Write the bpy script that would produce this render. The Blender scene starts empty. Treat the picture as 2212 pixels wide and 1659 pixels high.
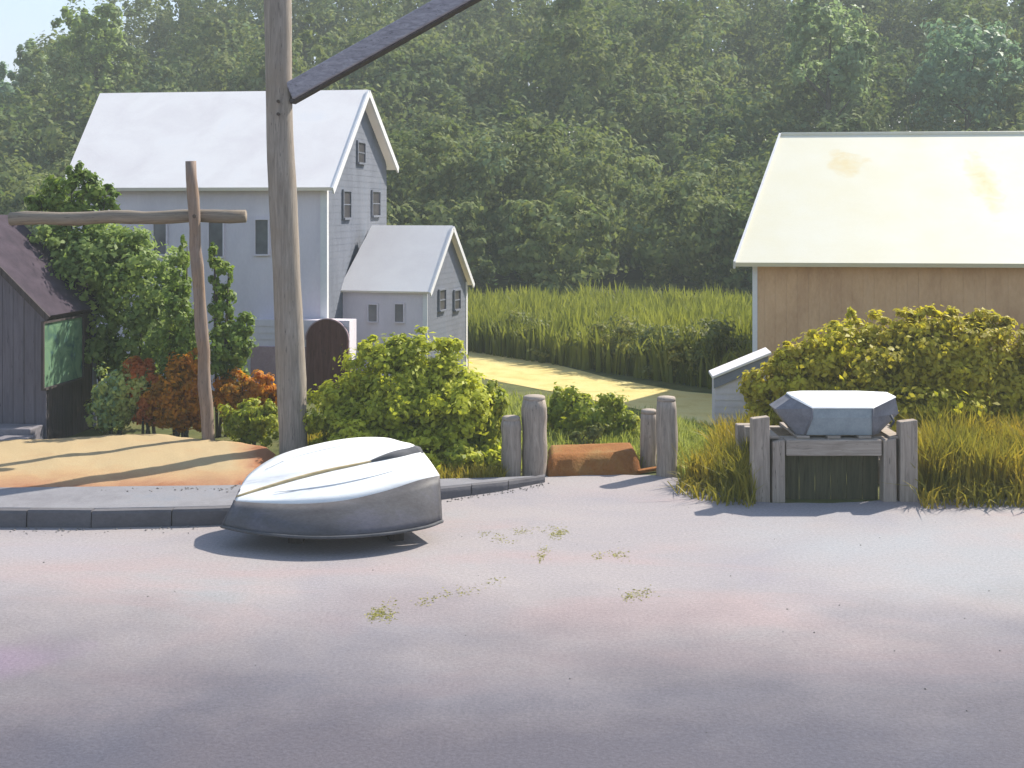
import bpy, bmesh, math, random
import numpy as np
from mathutils import Vector, Matrix, noise as mnoise

random.seed(7)
rng = np.random.default_rng(7)
sc = bpy.context.scene
C = sc.collection
R = math.radians

# ------------------------------------------------------------------ camera, sky, sun, exposure
F, CX, HZ, H = 2800.0, 1106.0, 450.0, 4.1        # focal length and horizon in 2212 px widths, eye height in metres
cam = bpy.data.objects.new('camera', bpy.data.cameras.new('camera'))
C.objects.link(cam)
cam.location = (0, 0, H)
cam.rotation_euler = (R(90), 0, 0)
cam.data.sensor_width = 36
cam.data.lens = 36 * F / 2212
cam.data.shift_y = -(829.5 - HZ) / 2212
cam.data.clip_end = 2000
sc.camera = cam

SUN_AZ, SUN_EL = 48, 43
world = bpy.data.worlds.new('World')
sc.world = world
world.use_nodes = True
wn = world.node_tree
sky = wn.nodes.new('ShaderNodeTexSky')
sky.sky_type = 'NISHITA'
sky.sun_disc = False
sky.sun_elevation = R(SUN_EL)
sky.sun_rotation = R(SUN_AZ)
sky.air_density = 1.0
sky.dust_density = 0.6
sky.ozone_density = 1.0
wb = wn.nodes.new('ShaderNodeMix'); wb.data_type = 'RGBA'; wb.blend_type = 'MULTIPLY'; wb.inputs[0].default_value = 1.0
wb.inputs[7].default_value = (1.0, 0.94, 0.87, 1)          # warm white balance
wn.links.new(sky.outputs[0], wb.inputs[6]); tcw = wn.nodes.new('ShaderNodeTexCoord'); sxw = wn.nodes.new('ShaderNodeSeparateXYZ'); rpw = wn.nodes.new('ShaderNodeValToRGB')
rpw.color_ramp.elements[0].position = 0.10; rpw.color_ramp.elements[0].color = (0.62, 0.58, 0.66, 1)   # lavender-grey summer haze low in the sky
rpw.color_ramp.elements[1].position = 0.32; rpw.color_ramp.elements[1].color = (1, 1, 1, 1)
low = wn.nodes.new('ShaderNodeMix'); low.data_type = 'RGBA'; low.blend_type = 'MULTIPLY'; low.inputs[0].default_value = 1.0
wn.links.new(tcw.outputs['Generated'], sxw.inputs[0]); wn.links.new(sxw.outputs['Z'], rpw.inputs[0])
wn.links.new(wb.outputs[2], low.inputs[6]); wn.links.new(rpw.outputs[0], low.inputs[7]); wn.links.new(low.outputs[2], wn.nodes['Background'].inputs[0])
wn.nodes['Background'].inputs[1].default_value = 0.15

sun = bpy.data.objects.new('sun', bpy.data.lights.new('sun', 'SUN'))
C.objects.link(sun)
sv = Vector((math.sin(R(SUN_AZ)) * math.cos(R(SUN_EL)), math.cos(R(SUN_AZ)) * math.cos(R(SUN_EL)), math.sin(R(SUN_EL))))
sun.rotation_euler = sv.to_track_quat('Z', 'Y').to_euler()
sun.location = sv * 50
sun.data.energy = 4.4
sun.data.angle = R(0.6)
sun.data.color = (1.0, 0.93, 0.80)

sc.view_settings.view_transform = 'Standard'
sc.view_settings.look = 'None'
sc.view_settings.exposure = 1.02
sc.view_settings.gamma = 1.0

# ------------------------------------------------------------------ geometry helpers
def gp(px, py, z=0.0):
    """the point at height z that stands at this place of the view"""
    d = (H - z) * F / (py - HZ)
    return Vector(((px - CX) / F * d, d, z))

def pd(px, py, d):
    return Vector(((px - CX) / F * d, d, H - (py - HZ) / F * d))

class MB:
    def __init__(self):
        self.v, self.f = [], []
    def add(self, vs, fs):
        o = len(self.v)
        self.v += [tuple(x) for x in vs]
        self.f += [tuple(i + o for i in f) for f in fs]
        return self
    def hexa(self, p):
        """8 corners: bottom ring 0-3, top ring 4-7, both counter-clockwise from above"""
        return self.add(p, [(3, 2, 1, 0), (4, 5, 6, 7), (0, 1, 5, 4), (1, 2, 6, 5), (2, 3, 7, 6), (3, 0, 4, 7)])
    def box(self, x0, x1, y0, y1, z0, z1):
        return self.hexa([(x0, y0, z0), (x1, y0, z0), (x1, y1, z0), (x0, y1, z0), (x0, y0, z1), (x1, y0, z1), (x1, y1, z1), (x0, y1, z1)])
    def beam(self, a, b, w, h, up=(0, 0, 1)):
        a, b = Vector(a), Vector(b)
        t = (b - a).normalized()
        s = t.cross(Vector(up)).normalized() * (w / 2)
        u = s.cross(t).normalized() * (h / 2)
        return self.hexa([a - s - u, a + s - u, b + s - u, b - s - u, a - s + u, a + s + u, b + s + u, b - s + u])
    def tube(self, pts, rad, n=10, wob=0.0, caps=True):
        pts = [Vector(p) for p in pts]
        if not hasattr(rad, '__len__'): rad = [rad] * len(pts)
        o = len(self.v)
        ref = Vector((1, 0.13, 0.07))
        for i, p in enumerate(pts):
            t = (pts[min(i + 1, len(pts) - 1)] - pts[max(i - 1, 0)]).normalized()
            if abs(t.dot(ref)) > 0.9: ref = Vector((0.05, 1, 0.1))
            s = t.cross(ref).normalized(); u = s.cross(t)
            for k in range(n):
                a = 2 * math.pi * k / n
                r = rad[i] * (1 + (wob * mnoise.noise((p + s * math.cos(a) + u * math.sin(a)) * 3.1) if wob else 0))
                self.v.append(tuple(p + s * math.cos(a) * r + u * math.sin(a) * r))
        for i in range(len(pts) - 1):
            for k in range(n):
                q = o + i * n
                self.f.append((q + k, q + (k + 1) % n, q + n + (k + 1) % n, q + n + k))
        if caps:
            self.f.append(tuple(o + k for k in reversed(range(n))))
            self.f.append(tuple(o + (len(pts) - 1) * n + k for k in range(n)))
        return self
    def grid(self, rows):
        o = len(self.v); n = len(rows[0])
        for r in rows: self.v += [tuple(p) for p in r]
        for i in range(len(rows) - 1):
            for k in range(n - 1):
                q = o + i * n + k
                self.f.append((q, q + 1, q + n + 1, q + n))
        return self
    def build(self, name, mat, parent=None, smooth=False, bevel=0.0, solid=0.0, recalc=True):
        me = bpy.data.meshes.new(name)
        me.from_pydata(self.v, [], self.f)
        if recalc:
            bm = bmesh.new(); bm.from_mesh(me)
            bmesh.ops.recalc_face_normals(bm, faces=bm.faces)
            bm.to_mesh(me); bm.free()
        me.materials.append(mat)
        if smooth:
            me.polygons.foreach_set('use_smooth', [True] * len(me.polygons))
        o = bpy.data.objects.new(name, me)
        C.objects.link(o)
        if parent: o.parent = parent
        if solid:
            m = o.modifiers.new('thick', 'SOLIDIFY'); m.thickness = solid; m.offset = -1
        if bevel:
            m = o.modifiers.new('bevel', 'BEVEL'); m.width = bevel; m.segments = 2; m.limit_method = 'ANGLE'; m.angle_limit = R(40)
        return o

def np_mesh(name, V, Q, mat, parent=None, smooth=False):
    """mesh from numpy arrays; Q is (n, k) with k = 3 or 4"""
    me = bpy.data.meshes.new(name)
    n, k = Q.shape
    me.vertices.add(len(V)); me.vertices.foreach_set('co', V.astype(np.float32).ravel())
    me.loops.add(n * k); me.loops.foreach_set('vertex_index', Q.astype(np.int32).ravel())
    me.polygons.add(n); me.polygons.foreach_set('loop_start', np.arange(0, n * k, k, dtype=np.int32))
    me.update(calc_edges=True)
    if smooth: me.polygons.foreach_set('use_smooth', np.ones(n, dtype=bool))
    me.materials.append(mat)
    o = bpy.data.objects.new(name, me); C.objects.link(o)
    if parent: o.parent = parent
    return o

def thing(name, label, cat, loc=(0, 0, 0), rz=0.0, group=None):
    o = bpy.data.objects.new(name, None); C.objects.link(o)
    o.empty_display_size = 0.3
    o.location = loc; o.rotation_euler = (0, 0, rz)
    o['label'] = label; o['category'] = cat
    if group: o['group'] = group
    return o

def tag(o, label=None, cat=None, group=None, kind=None):
    for k, v in (('label', label), ('category', cat), ('group', group), ('kind', kind)):
        if v: o[k] = v
    return o

# ------------------------------------------------------------------ materials
def nodes(name):
    m = bpy.data.materials.new(name); m.use_nodes = True
    nt = m.node_tree; nt.nodes.clear()
    out = nt.nodes.new('ShaderNodeOutputMaterial')
    return m, nt, out

def rgba(c): return (c[0], c[1], c[2], 1)

def n_noise(nt, scale, detail=4, rough=0.6, vec=None, dist=0.0):
    n = nt.nodes.new('ShaderNodeTexNoise')
    n.inputs['Scale'].default_value = scale; n.inputs['Detail'].default_value = detail
    n.inputs['Roughness'].default_value = rough; n.inputs['Distortion'].default_value = dist
    if vec: nt.links.new(vec, n.inputs['Vector'])
    return n.outputs['Fac']

def n_map(nt, scale=(1, 1, 1), rot=(0, 0, 0), loc=(0, 0, 0)):
    t = nt.nodes.new('ShaderNodeTexCoord'); m = nt.nodes.new('ShaderNodeMapping')
    m.inputs['Scale'].default_value = scale; m.inputs['Rotation'].default_value = rot; m.inputs['Location'].default_value = loc
    nt.links.new(t.outputs['Object'], m.inputs['Vector'])
    return m.outputs['Vector']

def n_ramp(nt, fac, stops):
    r = nt.nodes.new('ShaderNodeValToRGB')
    while len(r.color_ramp.elements) < len(stops): r.color_ramp.elements.new(0.5)
    for e, (p, c) in zip(r.color_ramp.elements, stops):
        e.position = p; e.color = rgba(c) if hasattr(c, '__len__') else (c, c, c, 1)
    nt.links.new(fac, r.inputs['Fac'])
    return r.outputs['Color']

def n_mix(nt, fac, a, b, mode='MIX'):
    m = nt.nodes.new('ShaderNodeMix'); m.data_type = 'RGBA'; m.blend_type = mode
    if hasattr(fac, 'links'): nt.links.new(fac, m.inputs[0])
    else: m.inputs[0].default_value = fac
    for s, x in ((m.inputs[6], a), (m.inputs[7], b)):
        if hasattr(x, 'links'): nt.links.new(x, s)
        else: s.default_value = rgba(x)
    return m.outputs[2]

def n_bump(nt, h, strength=0.3, dist=0.02):
    b = nt.nodes.new('ShaderNodeBump')
    b.inputs['Strength'].default_value = strength; b.inputs['Distance'].default_value = dist
    nt.links.new(h, b.inputs['Height'])
    return b.outputs['Normal']

def finish(nt, out, col, rough=0.8, normal=None, spec=0.3, metal=0.0):
    p = nt.nodes.new('ShaderNodeBsdfPrincipled')
    if hasattr(col, 'links'): nt.links.new(col, p.inputs['Base Color'])
    else: p.inputs['Base Color'].default_value = rgba(col)
    if hasattr(rough, 'links'): nt.links.new(rough, p.inputs['Roughness'])
    else: p.inputs['Roughness'].default_value = rough
    p.inputs['Specular IOR Level'].default_value = spec
    p.inputs['Metallic'].default_value = metal
    if normal: nt.links.new(normal, p.inputs['Normal'])
    nt.links.new(p.outputs[0], out.inputs['Surface'])

def mottled(name, stops, scale=2.0, stretch=(1, 1, 1), rough=0.8, bump=0.25, bscale=30, bdist=0.01, fine=0.25, spec=0.25, detail=5):
    m, nt, out = nodes(name)
    v = n_map(nt, stretch)
    base = n_ramp(nt, n_noise(nt, scale, detail, 0.62, v, 0.4), stops)
    f = n_noise(nt, bscale, 5, 0.7, v)
    col = n_mix(nt, fine, base, n_ramp(nt, f, [(0.3, 0.25), (0.72, 0.85)]), 'SOFT_LIGHT')
    finish(nt, out, col, rough, n_bump(nt, f, bump, bdist), spec)
    return m

def leaf_mat(name, cols, nscale=0.6, trans=0.45, rough=0.55):
    m, nt, out = nodes(name)
    g = nt.nodes.new('ShaderNodeNewGeometry')
    v = n_map(nt)
    n = n_noise(nt, nscale, 3, 0.6, v, 0.5)
    mx = nt.nodes.new('ShaderNodeMath'); mx.operation = 'MULTIPLY_ADD'
    nt.links.new(g.outputs['Random Per Island'], mx.inputs[0]); mx.inputs[1].default_value = 0.34
    ad = nt.nodes.new('ShaderNodeMath'); ad.operation = 'MULTIPLY_ADD'
    nt.links.new(n, ad.inputs[0]); ad.inputs[1].default_value = 1.5; ad.inputs[2].default_value = -0.42
    nt.links.new(ad.outputs[0], mx.inputs[2])
    k = len(cols)
    col = n_ramp(nt, mx.outputs[0], [(0.12 + 0.76 * i / max(1, k - 1), c) for i, c in enumerate(cols)])
    p = nt.nodes.new('ShaderNodeBsdfPrincipled')
    nt.links.new(col, p.inputs['Base Color']); p.inputs['Roughness'].default_value = rough
    p.inputs['Specular IOR Level'].default_value = 0.25
    t = nt.nodes.new('ShaderNodeBsdfTranslucent')
    nt.links.new(n_mix(nt, 0.35, col, (0.5, 0.55, 0.1), 'SOFT_LIGHT'), t.inputs['Color'])
    s = nt.nodes.new('ShaderNodeMixShader'); s.inputs[0].default_value = trans
    nt.links.new(p.outputs[0], s.inputs[1]); nt.links.new(t.outputs[0], s.inputs[2])
    nt.links.new(s.outputs[0], out.inputs['Surface'])
    return m

def wood_mat(name, dark, light, axis='z', rough=0.85, warm=None):
    m, nt, out = nodes(name)
    sc_ = {'z': (9, 9, 0.7), 'x': (0.7, 9, 9), 'y': (9, 0.7, 9)}[axis]
    v = n_map(nt, sc_)
    g = n_noise(nt, 2.2, 6, 0.65, v, 0.8)
    big = n_noise(nt, 1.3, 3, 0.6, n_map(nt))
    col = n_ramp(nt, g, [(0.3, dark), (0.68, light)])
    if warm: col = n_mix(nt, n_ramp(nt, big, [(0.48, 0.0), (0.7, 0.6)]), col, warm)
    crack = n_ramp(nt, n_noise(nt, 5, 2, 0.5, v, 1.5), [(0.26, 0.35), (0.36, 1.0)])
    col = n_mix(nt, 1.0, col, crack, 'MULTIPLY')
    finish(nt, out, col, rough, n_bump(nt, g, 0.5, 0.012), 0.2)
    return m

M = {}
# road: dusty pale lilac-grey tarmac, with a darker strip near the viewer
m, nt, out = nodes('road_surface')
v = n_map(nt)
big = n_noise(nt, 0.22, 5, 0.6, v, 0.7)
col = n_ramp(nt, big, [(0.28, (0.221, 0.207, 0.242)), (0.42, (0.259, 0.238, 0.252)), (0.55, (0.292, 0.261, 0.262)), (0.72, (0.259, 0.261, 0.272))])
v2 = n_map(nt, (0.5, 1.3, 1), loc=(7, 3, 0))
pink = n_ramp(nt, n_noise(nt, 0.4, 4, 0.6, v2, 0.6), [(0.50, 0.0), (0.66, 0.85)])
col = n_mix(nt, pink, col, (0.307, 0.242, 0.243))
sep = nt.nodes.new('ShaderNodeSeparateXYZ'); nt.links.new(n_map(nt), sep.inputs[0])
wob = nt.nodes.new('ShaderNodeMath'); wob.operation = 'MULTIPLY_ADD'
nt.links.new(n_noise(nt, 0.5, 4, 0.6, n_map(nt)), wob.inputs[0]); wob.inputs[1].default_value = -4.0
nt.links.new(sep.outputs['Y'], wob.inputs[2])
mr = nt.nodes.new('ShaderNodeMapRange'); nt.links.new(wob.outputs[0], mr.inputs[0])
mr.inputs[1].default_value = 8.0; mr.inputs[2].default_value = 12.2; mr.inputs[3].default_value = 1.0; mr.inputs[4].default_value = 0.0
near_dark = mr.outputs[0]  # weight of the darker tone, growing towards the viewer
col = n_mix(nt, near_dark, col, n_ramp(nt, big, [(0.3, (0.075, 0.076, 0.102)), (0.6, (0.096, 0.087, 0.105)), (0.75, (0.086, 0.089, 0.109))]))
def stain(cx, cy, rx, ry, k, tint):
    mp = n_map(nt, (1 / rx, 1 / ry, 0.0), loc=(-cx / rx, -cy / ry, 0))
    ln = nt.nodes.new('ShaderNodeVectorMath'); ln.operation = 'LENGTH'; nt.links.new(mp, ln.inputs[0])
    w = nt.nodes.new('ShaderNodeMath'); w.operation = 'MULTIPLY_ADD'
    nt.links.new(n_noise(nt, 0.6, 4, 0.6, n_map(nt), 0.4), w.inputs[0]); w.inputs[1].default_value = 1.0
    nt.links.new(ln.outputs['Value'], w.inputs[2])
    return n_mix(nt, n_ramp(nt, w.outputs[0], [(0.5, k), (1.0, 0.0)]), col, tint)
col = stain(4.6, 15.5, 5.0, 4.5, 0.9, (0.27, 0.275, 0.295))
col = stain(-5.2, 15.6, 3.0, 1.3, 0.7, (0.28, 0.265, 0.285))
col = stain(-4.9, 11.8, 2.4, 1.7, 0.6, (0.215, 0.155, 0.225))
col = stain(-1.2, 13.5, 2.6, 1.5, 0.5, (0.25, 0.205, 0.21))
fine = n_noise(nt, 26, 6, 0.75, v)
col = n_mix(nt, 0.42, col, n_ramp(nt, fine, [(0.32, 0.2), (0.7, 0.85)]), 'SOFT_LIGHT')
grit = n_noise(nt, 160, 3, 0.7, v)
col = n_mix(nt, 0.35, col, n_ramp(nt, grit, [(0.35, 0.25), (0.65, 0.75)]), 'SOFT_LIGHT')
finish(nt, out, col, 0.85, n_bump(nt, fine, 0.35, 0.02), 0.25)
M['road'] = m

M['ground'] = mottled('ground_turf', [(0.3, (0.05, 0.065, 0.02)), (0.5, (0.09, 0.10, 0.03)), (0.7, (0.15, 0.14, 0.05))], 1.2, rough=0.95, bump=0.6, bscale=14, bdist=0.05)
M['hill'] = mottled('hill_floor', [(0.3, (0.025, 0.04, 0.018)), (0.7, (0.05, 0.065, 0.03))], 0.4, rough=1, bump=0.4, bscale=3)
M['kerb'] = mottled('kerb_concrete', [(0.3, (0.162, 0.157, 0.174)), (0.55, (0.212, 0.208, 0.225)), (0.72, (0.187, 0.196, 0.225))], 1.6, rough=0.9, bump=0.4, bscale=40)
M['kerb_shade'] = mottled('shaded_kerb_face', [(0.3, (0.085, 0.08, 0.088)), (0.55, (0.12, 0.115, 0.125)), (0.72, (0.10, 0.10, 0.12))], 1.6, (0.5, 1, 1), 0.9, 0.5, 30)  # shade on the kerb face, put into a darker base colour
M['path'] = mottled('straw_path', [(0.3, (0.454, 0.347, 0.114)), (0.5, (0.562, 0.452, 0.176)), (0.7, (0.541, 0.473, 0.211))], 1.6, rough=0.95, bump=0.5, bscale=18, bdist=0.03)

# sand: pale in the middle, rust-brown soil along the edges (attribute 'rust' is the soil's own colour)
m, nt, out = nodes('sand_soil')
at = nt.nodes.new('ShaderNodeAttribute'); at.attribute_name = 'rust'
nn = n_noise(nt, 1.8, 5, 0.65, n_map(nt), 0.5)
ad = nt.nodes.new('ShaderNodeMath'); ad.operation = 'MULTIPLY_ADD'
nt.links.new(nn, ad.inputs[0]); ad.inputs[1].default_value = 0.7; nt.links.new(at.outputs['Fac'], ad.inputs[2])
col = n_ramp(nt, ad.outputs[0], [(0.35, (0.39, 0.295, 0.17)), (0.6, (0.38, 0.25, 0.135)), (0.85, (0.32, 0.175, 0.10)), (1.0, (0.25, 0.105, 0.052))])
fn = n_noise(nt, 45, 6, 0.7, n_map(nt))
col = n_mix(nt, 0.35, col, n_ramp(nt, fn, [(0.3, 0.25), (0.7, 0.8)]), 'SOFT_LIGHT')
finish(nt, out, col, 0.95, n_bump(nt, fn, 0.5, 0.02), 0.15)
M['sand'] = m
M['rust_earth'] = mottled('rust_earth', [(0.3, (0.20, 0.075, 0.02)), (0.5, (0.27, 0.11, 0.03)), (0.7, (0.26, 0.15, 0.05))], 2.2, rough=0.95, bump=0.7, bscale=22, bdist=0.04)

M['white_clap'] = mottled('white_clapboard', [(0.3, (0.556, 0.514, 0.576)), (0.6, (0.648, 0.599, 0.655)), (0.75, (0.583, 0.548, 0.629))], 1.1, (1, 1, 0.35), 0.7, 0.15, 25, fine=0.18)
M['shaded_wall'] = mottled('wall_shade_grey', [(0.3, (0.113, 0.126, 0.160)), (0.55, (0.151, 0.164, 0.202)), (0.72, (0.130, 0.151, 0.193))], 1.3, (1, 1, 0.5), 0.9, 0.4, 30, fine=0.35)  # end walls: their shade is put into this darker blue-grey colour
M['white_trim'] = mottled('white_trim', [(0.3, (0.595, 0.595, 0.612)), (0.7, (0.680, 0.680, 0.689))], 2, rough=0.6, bump=0.1)
M['white_roof'] = mottled('white_roof', [(0.3, (0.747, 0.697, 0.685)), (0.6, (0.823, 0.782, 0.758)), (0.75, (0.786, 0.763, 0.758))], 0.8, (1, 1, 1), 0.75, 0.2, 22, fine=0.15)
M['tan_wall'] = mottled('tan_boards', [(0.3, (0.475, 0.286, 0.161)), (0.55, (0.607, 0.389, 0.223)), (0.75, (0.540, 0.350, 0.212))], 1.5, (1, 1, 0.4), 0.85, 0.3, 25, fine=0.25)
M['mauve'] = mottled('mauve_render', [(0.3, (0.285, 0.190, 0.218)), (0.7, (0.380, 0.275, 0.304))], 2.2, rough=0.9, bump=0.4, bscale=20)
M['maroon'] = wood_mat('maroon_door', (0.075, 0.028, 0.024), (0.14, 0.062, 0.058))
# barn roof: cream paint with ochre rust stains
m, nt, out = nodes('cream_roof')
v = n_map(nt)
col = n_ramp(nt, n_noise(nt, 0.7, 4, 0.6, v), [(0.3, (0.697, 0.647, 0.479)), (0.7, (0.718, 0.685, 0.566))])
def blot(cx, cy, rx, ry):
    mp = n_map(nt, (1 / rx, 1 / ry, 0.0), loc=(-cx / rx, -cy / ry, 0))
    ln = nt.nodes.new('ShaderNodeVectorMath'); ln.operation = 'LENGTH'; nt.links.new(mp, ln.inputs[0])
    w = nt.nodes.new('ShaderNodeMath'); w.operation = 'MULTIPLY_ADD'
    nt.links.new(n_noise(nt, 2.5, 4, 0.6, v, 0.6), w.inputs[0]); w.inputs[1].default_value = 1.1
    nt.links.new(ln.outputs['Value'], w.inputs[2])
    return n_ramp(nt, w.outputs[0], [(0.5, 0.85), (1.05, 0.0)])
BLOTS = nt, blot, col, out
M['cream_roof'] = m

M['purple_board'] = wood_mat('purple_grey_boards', (0.098, 0.09, 0.108), (0.148, 0.136, 0.16))
M['brown_board'] = wood_mat('dark_brown_boards', (0.045, 0.036, 0.036), (0.085, 0.07, 0.07))
M['gap_shade'] = wood_mat('gap_shade_boards', (0.048, 0.046, 0.027), (0.093, 0.088, 0.051))  # dark colour painting the shade beneath the boat stand
M['dark_roof'] = mottled('dark_purple_roof', [(0.3, (0.039, 0.031, 0.042)), (0.7, (0.070, 0.054, 0.071))], 3, rough=0.95, bump=0.6, bscale=40, spec=0.1)
M['blue_trim_shade'] = mottled('bluegrey_trim_shade', [(0.3, (0.16, 0.17, 0.22)), (0.7, (0.24, 0.25, 0.30))], 2)  # shed corner trim, also the painted eave shadow of the lean-to
M['pole'] = wood_mat('pole_timber', (0.188, 0.159, 0.135), (0.362, 0.312, 0.264), warm=(0.250, 0.198, 0.149))
M['boom'] = wood_mat('boom_timber', (0.196, 0.186, 0.216), (0.392, 0.373, 0.420), 'x')
M['brownpost'] = wood_mat('brown_timber', (0.163, 0.119, 0.098), (0.312, 0.237, 0.194), warm=(0.300, 0.188, 0.106))
M['brownbeam'] = wood_mat('brown_beam', (0.156, 0.126, 0.102), (0.300, 0.252, 0.198), 'x')
M['oldpost'] = wood_mat('weathered_post', (0.215, 0.177, 0.151), (0.415, 0.348, 0.290))
M['oldbeam'] = wood_mat('weathered_beam', (0.232, 0.193, 0.161), (0.417, 0.353, 0.300), 'x')
M['bark'] = wood_mat('bark', (0.05, 0.042, 0.034), (0.11, 0.095, 0.075))
M['iron'] = mottled('rusty_iron', [(0.3, (0.05, 0.045, 0.045)), (0.7, (0.11, 0.075, 0.055))], 8, rough=0.7)
M['boat_white'] = mottled('white_boat_paint', [(0.24, (0.40, 0.42, 0.46)), (0.36, (0.62, 0.63, 0.65)), (0.5, (0.72, 0.73, 0.73)), (0.75, (0.74, 0.74, 0.73))], 1.5, (0.45, 1.7, 1), 0.5, 0.2, 26, fine=0.25)
M['boat_grey'] = mottled('charcoal_boat_paint', [(0.3, (0.065, 0.058, 0.061)), (0.5, (0.091, 0.087, 0.094)), (0.72, (0.117, 0.114, 0.143))], 1.6, (0.7, 1, 1.5), 0.6, 0.2, 24, fine=0.3)
M['boat_skeg'] = mottled('dark_skeg_paint', [(0.3, (0.06, 0.062, 0.068)), (0.7, (0.10, 0.10, 0.11))], 4)
M['keel_tan'] = wood_mat('tan_keel', (0.38, 0.28, 0.14), (0.58, 0.47, 0.28), 'x')
M['punt_side'] = mottled('blue_grey_paint', [(0.3, (0.22, 0.26, 0.29)), (0.7, (0.31, 0.355, 0.385))], 3, rough=0.6, bump=0.15)
M['punt_dark'] = mottled('slate_paint', [(0.3, (0.125, 0.125, 0.145)), (0.7, (0.215, 0.212, 0.235))], 4, rough=0.65, bump=0.2)
m, nt, out = nodes('window_glass')
finish(nt, out, n_ramp(nt, n_noise(nt, 1.5, 3, 0.6, n_map(nt)), [(0.35, (0.10, 0.10, 0.115)), (0.65, (0.19, 0.19, 0.205))]), 0.22, None, 0.35)
M['glass'] = m
m, nt, out = nodes('dark_window_glass')
finish(nt, out, n_ramp(nt, n_noise(nt, 1.5, 3, 0.6, n_map(nt)), [(0.35, (0.05, 0.045, 0.055)), (0.65, (0.085, 0.08, 0.09))]), 0.3, None, 0.3)
M['dark_glass'] = m
m, nt, out = nodes('window_reflection')
g = n_noise(nt, 2.6, 4, 0.6, n_map(nt), 0.9)  # reflected trees put into the pane colour as mottled green
finish(nt, out, n_ramp(nt, g, [(0.3, (0.047, 0.095, 0.115)), (0.42, (0.095, 0.176, 0.115)), (0.55, (0.162, 0.270, 0.162)), (0.7, (0.135, 0.230, 0.176))]), 0.18, n_bump(nt, g, 0.1, 0.02), 0.5)
M['reflection_glass'] = m

L = {
 'wood_mass': leaf_mat('woodland_leaves', [(0.071, 0.125, 0.062), (0.120, 0.167, 0.057), (0.202, 0.225, 0.076), (0.190, 0.267, 0.135)], 0.085, 0.4, 0.85),
 'sage': leaf_mat('sage_leaves', [(0.178, 0.270, 0.135), (0.252, 0.338, 0.162), (0.355, 0.439, 0.233)], 0.25, 0.45),
 'bluegreen': leaf_mat('blue_green_leaves', [(0.125, 0.230, 0.153), (0.189, 0.299, 0.188), (0.272, 0.399, 0.260)], 0.25, 0.45),
 'midgreen': leaf_mat('mid_green_leaves', [(0.157, 0.234, 0.069), (0.245, 0.329, 0.097), (0.345, 0.438, 0.137)], 0.9, 0.5),
 'darkgreen': leaf_mat('dark_green_leaves', [(0.112, 0.182, 0.039), (0.176, 0.260, 0.049), (0.282, 0.351, 0.075)], 1.1, 0.45),
 'grassgreen': leaf_mat('bright_green_leaves', [(0.184, 0.247, 0.031), (0.332, 0.377, 0.038), (0.552, 0.491, 0.052)], 1.1, 0.5),
 'yellowgreen': leaf_mat('yellow_green_leaves', [(0.291, 0.341, 0.040), (0.512, 0.535, 0.054), (0.637, 0.642, 0.066)], 0.7, 0.5),
 'olive': leaf_mat('olive_leaves', [(0.346, 0.320, 0.040), (0.554, 0.465, 0.052), (0.648, 0.634, 0.040)], 0.8, 0.5),
 'hedge': leaf_mat('hedge_leaves', [(0.129, 0.161, 0.046), (0.196, 0.219, 0.061), (0.338, 0.313, 0.072)], 0.9, 0.4),
 'orange': leaf_mat('orange_leaves', [(0.242, 0.165, 0.022), (0.660, 0.286, 0.020), (0.682, 0.275, 0.022)], 1.2, 0.62),
 'red': leaf_mat('red_leaves', [(0.568, 0.200, 0.050), (0.682, 0.217, 0.067), (0.682, 0.402, 0.067)], 1.2, 0.62),
 'teal': leaf_mat('rust_teal_leaves', [(0.223, 0.373, 0.251), (0.498, 0.546, 0.149), (0.620, 0.620, 0.251)], 1.0, 0.45),
 'reed': leaf_mat('reed_blades', [(0.146, 0.169, 0.036), (0.233, 0.250, 0.043), (0.321, 0.324, 0.064)], 0.16, 0.45),
 'gold_grass': leaf_mat('gold_grass', [(0.157, 0.157, 0.028), (0.278, 0.241, 0.034), (0.484, 0.336, 0.039)], 0.7, 0.45),
 'weed': leaf_mat('weed_leaves', [(0.267, 0.257, 0.060), (0.390, 0.361, 0.094)], 1.0, 0.3),
 'lime_grass': leaf_mat('lime_grass', [(0.186, 0.217, 0.031), (0.342, 0.373, 0.093), (0.528, 0.559, 0.202)], 0.8, 0.45),
}

# ------------------------------------------------------------------ foliage
def leaf_cloud(lobes, n, size, clump=0.26, flat=0.0, aspect=0.55):
    """leaves as small folded diamonds gathered in clumps through ellipsoid lobes; lobes = (centre, (rx,ry,rz))"""
    vols = np.array([l[1][0] * l[1][2] for l in lobes]); share = vols / vols.sum()
    allp, alln = [], []
    for (c, r), s in zip(lobes, share):
        k = max(40, int(n * s))
        nc = max(12, int(k / 55))
        d = rng.normal(size=(nc, 3)); d /= np.linalg.norm(d, axis=1)[:, None]
        rad = rng.uniform(0.25, 1.0, nc) ** 0.55
        cc = d * rad[:, None] * (1 + rng.normal(0, 0.09, nc))[:, None] * np.array(r) + np.array(c)
        idx = rng.integers(0, nc, k)
        cr = rng.uniform(0.55, 1.25, nc) * clump
        off = rng.normal(size=(k, 3)) * 0.55
        p = cc[idx] + off * (cr[idx][:, None] * np.array(r) * np.array([1, 1, 0.8]))
        nr = off + d[idx] * 0.8 + rng.normal(0, 0.55, (k, 3)) + np.array([0, 0, 0.35])
        allp.append(p); alln.append(nr)
    p = np.vstack(allp); nr = np.vstack(alln)
    return diamonds(p, nr, size, aspect)

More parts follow.
